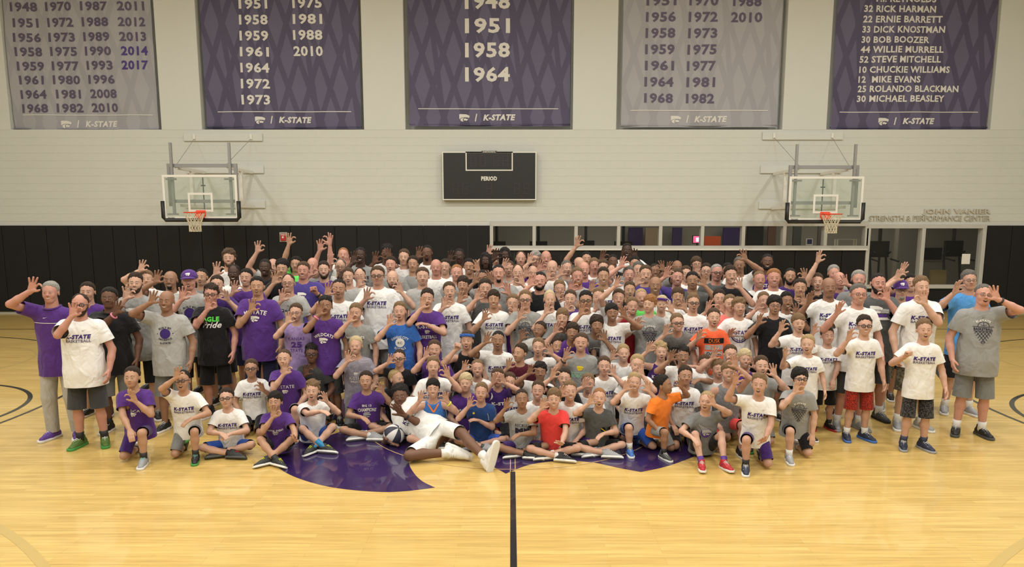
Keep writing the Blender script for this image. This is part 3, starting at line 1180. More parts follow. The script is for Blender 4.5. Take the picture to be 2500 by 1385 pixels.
    def mesh(self):
        for a in range(3):
            i0 = [slice(None)] * 3
            i0[a] = 0
            self.f[tuple(i0)] = .2
            i0[a] = -1
            self.f[tuple(i0)] = .2
        return surface_nets(self.f, self.org, self.c)


def face_normals(V, Q):
    n = np.cross(V[Q[:, 2]] - V[Q[:, 0]], V[Q[:, 3 if Q.shape[1] > 3 else 1]] - V[Q[:, 1 if Q.shape[1] > 3 else 0]])
    return n / (np.linalg.norm(n, axis=1, keepdims=True) + 1e-12)


def decimate(V, Q, ratio):
    me = mesh_from('t', V, [Q])
    o = bpy.data.objects.new('t', me)
    COL.objects.link(o)
    md = o.modifiers.new('d', 'DECIMATE')
    md.ratio = ratio
    dg = bpy.context.evaluated_depsgraph_get()
    oe = o.evaluated_get(dg)
    m2 = oe.to_mesh()
    m2.calc_loop_triangles()
    V2 = np.empty(len(m2.vertices) * 3, np.float32)
    m2.vertices.foreach_get('co', V2)
    T2 = np.empty(len(m2.loop_triangles) * 3, np.int32)
    m2.loop_triangles.foreach_get('vertices', T2)
    oe.to_mesh_clear()
    bpy.data.objects.remove(o)
    bpy.data.meshes.remove(me)
    return V2.reshape(-1, 3).astype(float), T2.reshape(-1, 3)


# ---- hands: wrist at 0, fingers +Z, palm -Y, thumb +X; length 1
def hand_template(fingers, thumb, ratio):
    F = Field((-.55, -.6, -.12), (.65, .35, 1.1), .027)
    for x in (-.15, -.05, .05, .15):
        F.cone((x * .55, 0, .02), (x, 0, .46), .085, .078, .06)
    F.cone((0, 0, -.1), (0, 0, .08), .105, .1, .06)
    F.cone((.08, -.04, .1), (.2, -.07, .26), .09, .075, .06)
    for pts in fingers:
        for q, (a, b) in enumerate(zip(pts[:-1], pts[1:])):
            F.cone(a, b, .064 - .006 * q, .058 - .006 * q, .025)
    for q, (a, b) in enumerate(zip(thumb[:-1], thumb[1:])):
        F.cone(a, b, .075 - .008 * q, .066 - .008 * q, .03)
    V, Q = F.mesh()
    return decimate(V, Q, ratio)


HANDS = {
    'c': hand_template([[(.15, 0, .46), (.25, -.07, .66), (.37, -.15, .70), (.46, -.2, .64)], [(.05, 0, .47), (.06, -.02, .74), (.07, -.08, .98)], [(-.05, 0, .46), (-.1, -.02, .72), (-.13, -.08, .93)],
                        [(-.15, 0, .43), (-.25, -.02, .62), (-.32, -.07, .78)]], [(.12, -.04, .12), (.33, -.12, .26), (.44, -.18, .38)], .27),
    'o': hand_template([[(.15, 0, .46), (.22, -.02, .7), (.27, -.05, .9)], [(.05, 0, .47), (.06, -.01, .76), (.07, -.05, 1.0)], [(-.05, 0, .46), (-.1, -.01, .73), (-.14, -.05, .93)],
                        [(-.15, 0, .43), (-.26, -.02, .6), (-.34, -.05, .74)]], [(.12, -.04, .12), (.34, -.06, .27), (.47, -.1, .4)], .27),
    'f': hand_template([[(x, 0, .45), (x * .95, -.17, .55), (x * .9, -.24, .4), (x * .9, -.12, .3)] for x in (.15, .05, -.05, -.15)], [(.12, -.05, .12), (.25, -.16, .3), (.1, -.27, .38)], .3),
    'r': hand_template([[(x, 0, .45), (x * 1.02, -.06, .68), (x * 1.0, -.19, .84)] for x in (.14, .048, -.045, -.135)], [(.12, -.04, .12), (.25, -.11, .3), (.27, -.19, .45)], .3),
}
HANDS_LO = {k: decimate(v[0], v[1], .4) for k, v in HANDS.items()}


# ---- heads: unit = chin to crown, face -Y
def head_field(child, mouth, cell=.024):
    F = Field((-.5, -.62, -.62), (.5, .58, .62), cell)
    F.ell((0, .07, .15), (.335, .41, .35), .02)
    F.ell((0, -.09, -.1), (.285 if child else .275, .28, .33 if child else .36), .16)
    F.ell((0, -.2, -.38 if not child else -.35), (.15, .145, .115), .14)
    for sx_ in (-1, 1):
        F.ell((sx_ * .15, -.26, -.14), (.105, .1, .11), .1)
        if not child:
            F.cone((sx_ * .21, -.02, -.26), (sx_ * .11, -.22, -.4), .065, .055, .08)
    if cell < .03:
        F.cone((-.15, -.34, .075), (.15, -.34, .075), .03, .03, .06)
        for sx_ in (-1, 1):
            F.carve((sx_ * .125, -.45, .005), .085, .05)
            F.ell((sx_ * .125, -.335, .0), (.062, .05, .04), .02)
        w = .85 if child else 1.0
        F.cone((0, -.35, .03), (0, -.43 * (1 if not child else .985), -.12), .032 * w, .05 * w, .04)
        F.ell((.042, -.385, -.135), (.035, .045, .03), .03)
        F.ell((-.042, -.385, -.135), (.035, .045, .03), .03)
        zc = -.255
        op = {'c': .0, 't': .022, 'o': .045}[mouth]
        F.cone((-.09, -.335, zc + op * .5), (.09, -.335, zc + op * .5), .026, .026, .03)
        F.cone((-.07, -.335, zc - .03 - op), (.07, -.335, zc - .03 - op), .03, .03, .03)
        for sx_ in (-1, 1):
            F.ell((sx_ * .345, .05, -.02), (.035, .075, .115), .025)
            F.ell((sx_ * .36, .04, -.1), (.025, .045, .05), .02)
    return F


def lens_patch(bvh, pts_up, pts_dn, off, rows=2):
    """a thin skin patch between two outlines laid on the face"""
    V, Q = [], []
    n = len(pts_up)
    for r in range(rows + 1):
        f = r / rows
        for (xu, zu), (xd, zd) in zip(pts_up, pts_dn):
            x, z = xu + (xd - xu) * f, zu + (zd - zu) * f
            h = bvh.ray_cast(Vector((x, -2, z)), Vector((0, 1, 0)))
            V.append((x, (h[0].y if h[0] else -.3) - off, z))
    for r in range(rows):
        for i in range(n - 1):
            a = r * n + i
            Q.append((a, a + n, a + n + 1, a + 1))
    return np.array(V), np.array(Q, np.int32)


def make_head(child, mouth, ratio):
    """returns V, list of (faces, material index): 0 skin 1 lips 2 dark 3 white 4 iris 5 hair"""
    V, Q = head_field(child, mouth).mesh()
    bvh = BVHTree.FromPolygons([tuple(v) for v in V], [tuple(map(int, q)) for q in Q])
    V, T = decimate(V, Q, ratio)
    parts = [(V, T, 0)]
    cs = np.linspace(-1, 1, 9)

    def lens(cx, cz, w, hu, hd, bend, m, off, flat=.6):
        up = [(cx + w * c, cz + hu * (1 - abs(c) ** 2) ** flat + bend * c * c) for c in cs]
        dn = [(cx + w * c, cz - hd * (1 - abs(c) ** 2) ** flat + bend * c * c) for c in cs]
        v, q = lens_patch(bvh, up, dn, off)
        parts.append((v, q, m))

    es = 1.12 if child else 1.0
    for sx_ in (-1, 1):
        lens(sx_ * .125, .0, .062 * es, .0195 * es, .013 * es, 0, 2, .004)
        lens(sx_ * .125, -.002, .055 * es, .0125 * es, .0105 * es, 0, 3, .008)
        lens(sx_ * .125, -.001, .021 * es, .015 * es, .013 * es, 0, 4, .013, .5)
        up = [(sx_ * (.06 + .145 * t), .104 + .018 * math.sin(t * PI * .9) - .022 * t) for t in np.linspace(0, 1, 7)]
        dn = [(x, z - .023 + .011 * i / 6) for i, (x, z) in enumerate(up)]
        if sx_ < 0:
            up, dn = up[::-1], dn[::-1]
        v, q = lens_patch(bvh, up, dn, .008, 1)
        parts.append((v, q, 5))
        lens(sx_ * .033, -.155, .02, .008, .006, 0, 2, .004)
    sm = .035
    if mouth == 'c':
        lens(0, -.268, .115, .02, .032, sm, 1, .005)
        lens(0, -.262, .105, .004, .005, sm, 2, .009)
    elif mouth == 't':
        lens(0, -.268, .128, .026, .046, sm * 1.2, 1, .005)
        lens(0, -.266, .112, .012, .024, sm * 1.1, 3, .010)
        lens(0, -.290, .08, .0, .010, sm * 1.1, 2, .011)
    else:
        lens(0, -.275, .105, .045, .07, sm * .3, 1, .005)
        lens(0, -.275, .086, .03, .05, sm * .3, 2, .010)
        lens(0, -.252, .07, .006, .012, sm * .4, 3, .013)
    return parts


HEADS = {}
for ch_ in (False, True):
    for mo_ in 'cto':
        HEADS[(ch_, mo_)] = make_head(ch_, mo_, .21)
HEADS_LO = {}
for key_, prt_ in HEADS.items():
    v_, t_ = decimate(prt_[0][0], prt_[0][1], .5)
    HEADS_LO[key_] = [(v_, t_, 0)] + prt_[1:]


# ---- hair, beards, caps: shells grown from the head shape
def shell(name, thick, mask, cell=.03, ratio=.4, bumps=.0, child=True, freq=(23, 19, 21), extra=None, taper=.42):
    F = Field((-.75, -.85, -1.0 if extra == 'dreads' else -.75), (.75, .8, .95), cell)
    H = Field((-.75, -.85, -1.0 if extra == 'dreads' else -.75), (.75, .8, .95), cell)
    H.pad = .3
    H.ell((0, .07, .15), (.335, .41, .35), .02)
    H.ell((0, -.09, -.1), (.285, .28, .34), .16)
    H.ell((0, -.2, -.37), (.15, .145, .115), .14)
    X, Y, Z = np.meshgrid(*H.ax, indexing='ij')
    mk = mask(X, Y, Z)
    d = H.f - np.where(taper > 0, np.minimum(thick(X, Y, Z), .004 + np.maximum(-mk, 0) * taper), thick(X, Y, Z))
    if bumps:
        bumps = bumps * np.clip(-mk / .1, 0, 1)
        d = d + bumps * np.sin(freq[0] * X + 3 * Z) * np.sin(freq[1] * Y + 2 * X) + bumps * .7 * np.sin(freq[2] * Z + 9 * X)
    d = np.maximum(d, mk)
    d = np.maximum(d, -(H.f + .03))
    F.f = np.minimum(d, .5).astype(np.float32)
    if extra == 'dreads':
        rnd = random.Random(3)
        for i in range(26):
            a = -.25 * PI + (1.5 * PI) * i / 25 + rnd.uniform(-.05, .05)
            x, y = .39 * math.cos(a), .06 + .42 * math.sin(a)
            L = rnd.uniform(.55, .8)
            F.cone((x * .9, y * .9, .25), (x * 1.06, y * 1.05, .25 - L * .5), .045, .045, .02)
            F.cone((x * 1.06, y * 1.05, .25 - L * .5), (x * 1.08, y * 1.08, .25 - L - .2), .045, .03, .02)
    V, Q = F.mesh()
    V, T = decimate(V, Q, ratio)
    return mesh_from(name, V, [T])


def hl(front, side=-.02, temple=.12):
    ys, zs = [-.6, -.30, -.2, -.09, -.06, .03, .12, .22, .5, .8], [front + .05, front, temple + .1, temple, temple - .1, side - .02, -.06, -.22, -.33, -.35]
    return lambda X, Y, Z: (np.interp(Y, ys, zs) - Z + (.022 * np.sin(14 * X + 1) + .018 * np.sin(37 * X) + .012 * np.sin(61 * X + 2)) * np.clip((-.12 - Y) * 8, 0, 1) + .012 * np.sin(50 * Y + 30 * X)) * .8


def front(X, Y):
    return np.clip((-.05 - Y) / .3, 0, 1)


HAIR = {
    's': shell('hair', lambda X, Y, Z: .022 + .036 * np.clip(Z / .45, 0, 1) + .015 * front(X, Y), hl(.315, temple=.16), bumps=.006, freq=(37, 31, 35)),
    'z': shell('hair', lambda X, Y, Z: .012 + .006 * np.clip(Z / .45, 0, 1), hl(.34, temple=.19), ratio=.3),
    'h': shell('hair', lambda X, Y, Z: .022 + 0 * X, lambda X, Y, Z: np.maximum(hl(.33, temple=.2)(X, Y, Z), (.30 * np.clip((-.02 - Y) / .2, 0, 1) - np.abs(X) * .9) * np.clip((.05 - Y) * 5, 0, 1) - .1 + .1 * (Z < .2)), bumps=.006),
    'x': shell('hair', lambda X, Y, Z: .010 + 0 * X, lambda X, Y, Z: np.maximum(hl(.3, side=-.02, temple=.13)(X, Y, Z), Z - (.10 + .0 * X) + .5 * np.clip(-.06 - Y, 0, 1)), ratio=.3),
    'f': shell('hair', lambda X, Y, Z: .05 + .03 * np.clip(Z / .45, 0, 1) + .035 * front(X, Y), hl(.19, side=-.1, temple=.06), bumps=.008, freq=(37, 24, 31)),
    'w': shell('hair', lambda X, Y, Z: .028 + .10 * np.clip((Z - .12) / .4, 0, 1) * (.55 + .45 * front(X, Y)) + .02 * X, hl(.30, temple=.15), bumps=.010, freq=(33, 17, 27)),
    'c': shell('hair', lambda X, Y, Z: .06 + .04 * np.clip(Z / .45, 0, 1), hl(.22, side=-.08, temple=.08), bumps=.026, freq=(26, 27, 25)),
    'a': shell('hair', lambda X, Y, Z: .03 + .12 * np.clip((Z - .05) / .4, 0, 1), hl(.26), bumps=.012, freq=(45, 43, 41)),
    'm': shell('hair', lambda X, Y, Z: .075 + .03 * np.clip(Z / .45, 0, 1) + .03 * front(X, Y), hl(.17, side=-.16, temple=.0), bumps=.018, freq=(17, 19, 15)),
    'k': shell('hair', lambda X, Y, Z: .03 + .07 * np.clip((Z - .1) / .4, 0, 1), hl(.25), bumps=.035, freq=(30, 29, 18)),
    'd': shell('hair', lambda X, Y, Z: .04 + .02 * np.clip(Z / .45, 0, 1), hl(.25, side=-.05), bumps=.018, extra='dreads'),
}


def beard_mask(full):
    def m(X, Y, Z):
        line = -.2 + .55 * np.clip(np.abs(X) - .13, 0, .2) + .1 * (Y > -.1)
        a = Z - np.minimum(line, .0)
        a = np.maximum(a, (Y - .02) * .8)
        mouth = (1 - np.sqrt((X / .105) ** 2 + ((Z + .275) / .055) ** 2)) * .06
        a = np.maximum(a, np.where(Y < -.2, mouth, -1))
        if not full:
            a = np.maximum(a, np.abs(X) - .15)
        a = np.maximum(a, -.62 - Z)
        return a
    return m


BEARDS = {'B': shell('beard', lambda X, Y, Z: .028 + .02 * np.clip((-.25 - Z) / .2, 0, 1), beard_mask(True), ratio=.4, bumps=.008), 'S': shell('beard', lambda X, Y, Z: .007 + 0 * X, beard_mask(True), ratio=.4),
          'M': shell('beard', lambda X, Y, Z: .024 + 0 * X, beard_mask(False), ratio=.45, bumps=.006)}
# a cap: crown shell and a curved peak
capF = shell('cap_crown', taper=0, thick=lambda X, Y, Z: .045 + .04 * np.clip(Z / .45, 0, 1), mask=lambda X, Y, Z: (.16 - .1 * np.clip(Y + .3, 0, 1) - Z), ratio=.4)
_pk = MB()
_n = 13
for r_ in range(3):
    for i_ in range(_n):
        a_ = PI * (1.12 + .76 * i_ / (_n - 1))
        e_ = .26 * r_ / 2 * math.sin(PI * i_ / (_n - 1)) ** .6
        _pk.v.append((.39 * math.cos(a_) * (1 + .0 * e_), .02 + (.42 + e_) * math.sin(a_), .19 - .35 * e_ - .10 * abs(math.cos(a_)) ** 2))
for r_ in range(2):
    for i_ in range(_n - 1):
        q_ = r_ * _n + i_
        _pk.f.append([q_, q_ + 1, q_ + _n + 1, q_ + _n])
_po = _pk.build('cap_peak', None, smooth=True)
CAP_PEAK = _po.data
bpy.data.objects.remove(_po)
_hb = MB().tube([(.385 * math.cos(a), .045 + .455 * math.sin(a), .215 - .07 * math.sin(a)) for a in np.linspace(0, 2 * PI, 29)[:-1]], .02, 6, closed=True).build('headband', None, smooth=True)
_me = _hb.data
for v_ in _me.vertices:
    v_.co.z = .215 + (v_.co.z - .215) * 1.0 + (.05 if v_.index % 6 in (0, 1, 2) else -.05)
HEADBAND = _me
bpy.data.objects.remove(_hb)


def glasses_mesh(t):
    m = MB()
    for sx_ in (-1, 1):
        ring = [(sx_ * .135 + .092 * math.copysign(abs(math.cos(a)) ** .7, math.cos(a)), -.43, -.005 + .062 * math.copysign(abs(math.sin(a)) ** .7, math.sin(a))) for a in np.linspace(0, 2 * PI, 17)[:-1]]
        m.tube(ring, t, 5, closed=True)
        m.tube([(sx_ * .225, -.42, .02), (sx_ * .33, -.25, .02), (sx_ * .365, .04, .01)], t * .9, 5)
    m.tube([(-.045, -.43, .01), (0, -.45, .018), (.045, -.43, .01)], t, 5)
    o = m.build('glasses', None, smooth=True)
    d = o.data
    bpy.data.objects.remove(o)
    return d


GLASSES = {'G': glasses_mesh(.017), 'T': glasses_mesh(.009)}


# ---- shoes: ankle at 0, toe -Y, sole at z=-.075 (length about .29)
def shoe_template():
    F = Field((-.09, -.26, -.09), (.09, .14, .12), .0085)
    F.cone((0, .055, -.03), (0, -.06, -.035), .042, .043, .03)
    F.cone((0, -.06, -.035), (.004, -.165, -.048), .043, .034, .03)
    F.cone((0, .03, -.01), (0, .02, .045), .044, .043, .03)
    F.cone((0, -.02, .0), (0, -.1, -.02), .032, .026, .03)
    R, X, Y, Z = F.region(F.org, F.org + F.n * F.c)
    t = np.clip((Y + .17) / .24, 0, 1)
    d = np.sqrt((X * 1.0) ** 2 + (Y - (-.17 + .24 * t)) ** 2) - (.041 + .006 * np.sin((1 - t) * 2.6))
    d = np.maximum(d, np.abs(Z + .062) - .014)
    S_ = Field((-.09, -.26, -.09), (.09, .14, -.02), .0085)
    R, X, Y, Z = S_.region(S_.org, S_.org + S_.n * S_.c)
    t = np.clip((Y + .17) / .24, 0, 1)
    d = np.sqrt((X * 1.0) ** 2 + (Y - (-.17 + .24 * t)) ** 2) - (.043 + .007 * np.sin((1 - t) * 2.6))
    d = np.maximum(d, np.abs(Z + .061) - .0145)
    S_.mix(R, d.astype(np.float32), .001)
    V, Q = S_.mesh()
    V1, T1 = decimate(V, Q, .35)
    F.cut((0, 0, .055), (0, 0, 1))
    F.cut((0, 0, -.06), (0, 0, -1))
    V, Q = F.mesh()
    V0, T0_ = decimate(V, Q, .3)
    V = np.concatenate([V0, V1])
    T = np.concatenate([T0_, T1 + len(V0)])
    mi = np.concatenate([np.zeros(len(T0_)), np.ones(len(T1))])
    # laces across the tongue
    lm = MB()
    for i in range(5):
        y = -.035 - .02 * i
        lm.tube([(-.030, y, .022 - .0085 * i), (0, y - .004, .044 - .0105 * i), (.030, y, .022 - .0085 * i)], .0055, 4)
    n = len(V)
    LV = np.array(lm.v)
    Lf = [np.array([f for f in lm.f if len(f) == 4]) + n]
    return mesh_from('shoe', np.concatenate([V, LV]), [T, Lf[0]], [mi, np.full(len(Lf[0]), 3)])


SHOE = shoe_template()
_sk = MB().tube([(0, 0, -.02), (0, 0, .05), (0, 0, .105)], [.048, .043, .0475], 12).build('sock', None, smooth=True)
SOCK = _sk.data
bpy.data.objects.remove(_sk)
_wt = MB().tube([(.036 * math.cos(a), .034 * math.sin(a), 0) for a in np.linspace(0, 2 * PI, 21)[:-1]], .011, 6, closed=True).build('wristband', None, smooth=True)
BAND = _wt.data
bpy.data.objects.remove(_wt)

# ================================================================ CLOTHES, PRINTS, SKIN
FAB = {'w': (.78, .78, .775), 'g': (.28, .285, .28), 'lg': (.38, .38, .37), 'mg': (.19, .195, .195), 'dg': (.085, .09, .09), 'ch': (.05, .052, .054), 'k': (.012, .012, .014), 'pu': (.085, .031, .205), 'pb': (.065, .046, .225), 'dp': (.05, .02, .14),
       'nv': (.014, .016, .045), 'nb': (.018, .05, .17), 'bl': (.03, .09, .42), 'ro': (.035, .13, .46), 'sky': (.09, .30, .66), 'rd': (.68, .055, .05), 'dr': (.30, .018, .03), 'or': (.82, .22, .03), 'dk': (.80, .13, .05), 'co': (.82, .20, .18),
       'gn': (.17, .78, .16), 'ma': (.085, .012, .025), 'la': (.34, .25, .50), 'okc': (.045, .17, .50), 'kh': (.42, .41, .39), 'br': (.12, .085, .065), 'wh': (.78, .78, .76)}


def cloth(code):
    if code == 'mt':
        return heather('mottled', (.20, .18, .24), (.38, .36, .42), 220)
    if code == 'hd':
        return heather('heather_grey', (.13, .135, .145), (.24, .245, .255), 260)
    if code == 'rp':
        return heather('red_speckle', (.02, .008, .008), (.5, .04, .02), 150)
    if code == 'kp':
        return heather('dark_pattern', (.012, .012, .013), (.07, .07, .07), 60)
    if code == 'cm':
        return heather('camouflage', (.05, .045, .03), (.16, .14, .09), 30)
    return fabric(code, FAB[code])


SKIN = {'F': (.53, .315, .23), 'P': (.53, .275, .21), 'M': (.43, .245, .16), 'T': (.30, .162, .10), 'B': (.145, .070, .043), 'D': (.062, .031, .021)}
LIP = {'F': (.40, .145, .12), 'P': (.40, .125, .105), 'M': (.31, .12, .09), 'T': (.24, .09, .07), 'B': (.12, .048, .04), 'D': (.07, .032, .028)}
HAIRC = {'k': (.013, .010, .009), 'n': (.036, .022, .014), 'w': (.085, .050, .028), 'l': (.20, .125, .065), 'y': (.42, .30, .15), 'Y': (.58, .47, .28), 'g': (.32, .31, .29), 'G': (.14, .13, .115), 'r': (.32, .145, .055)}
M_MOUTH = mat('mouth_dark', (.05, .012, .012), rough=.5)
M_TOOTH = mat('tooth_white', (.72, .69, .62), rough=.35)
M_IRIS = mat('iris_dark', (.02, .013, .01), rough=.2)


def skin_mats(c):
    v = random.Random(PCOUNT).randrange(3)
    g = (.90, 1.0, 1.06)[v]
    col = tuple(min(.9, x * g * (1 + (.03, 0, -.02)[v] * (i == 0))) for i, x in enumerate(SKIN[c]))
    return [mat('skin_%s%d' % (c, v), col, rough=.52, spec=.35, var=.09, vscale=16), mat('lips_' + c, LIP[c], rough=.45), M_MOUTH, M_TOOTH, M_IRIS]


def hair_mat(c):
    if 'hair_' + c in MATS:
        return MATS['hair_' + c]
    m = mat('hair_' + c, HAIRC[c], rough=.6, spec=.3, bump=.6, bscale=9, var=.4, vscale=14)
    nt = m.node_tree
    tc = [n for n in nt.nodes if n.type == 'TEX_COORD'][0]
    mp = nt.nodes.new('ShaderNodeMapping')
    mp.inputs['Scale'].default_value = (5.0, 1.6, 1.3)
    nt.links.new(tc.outputs['Object'], mp.inputs['Vector'])
    for n in nt.nodes:
        if n.type == 'TEX_NOISE':
            nt.links.new(mp.outputs['Vector'], n.inputs['Vector'])
        if n.type == 'BUMP':
            n.inputs['Distance'].default_value = .045
    return m


INK = {'p': (.045, .022, .15), 'd': (.03, .025, .05), 'w': (.76, .75, .72), 's': (.42, .42, .42), 'h': (.16, .14, .20), 'G': (.12, .72, .10), 'y': (.75, .55, .03), 'k': (.01, .01, .011), 'o': (.8, .2, .04), 'v': (.10, .04, .25), 'b': (.05, .15, .5), 't': (.30, .62, .42), 'r': (.6, .03, .03)}


def ink(c):
    return mat('print_ink_' + c, INK[c], rough=.75, spec=.2)


def net_print(wc, dc):
    it = [('t', 'K-STATE', 0, -.125, .15, wc, dict(arc=6.5, bold=.03, h=.024))]
    it += [('R', 0, -.195, .058, .006, 0, PI, dc), ('R', 0, -.13, .05, .005, 1.3 * PI, 1.7 * PI, dc), ('l', [(0, -.14), (0, -.18)], .005, dc), ('l', [(-.105, -.195), (.105, -.195)], .006, dc), ('l', [(-.095, -.245), (.095, -.245)], .006, dc),
           ('t', 'BASKETBALL', 0, -.22, .19, dc, dict(bold=.04, h=.03))]
    for i in range(5):
        x = -.07 + .035 * i
        it.append(('l', [(x, -.25), (x + .10 - .02 * i - .005, -.25 - (.10 - .02 * i) * 1.25)], .006, dc))
        it.append(('l', [(-x, -.25), (-x - .10 + .02 * i + .005, -.25 - (.10 - .02 * i) * 1.25)], .006, dc))
    it += [('R', 0, -.375, .012, .005, 0, 2 * PI, dc), ('s', .0, -.09, .03, dc)]
    return it


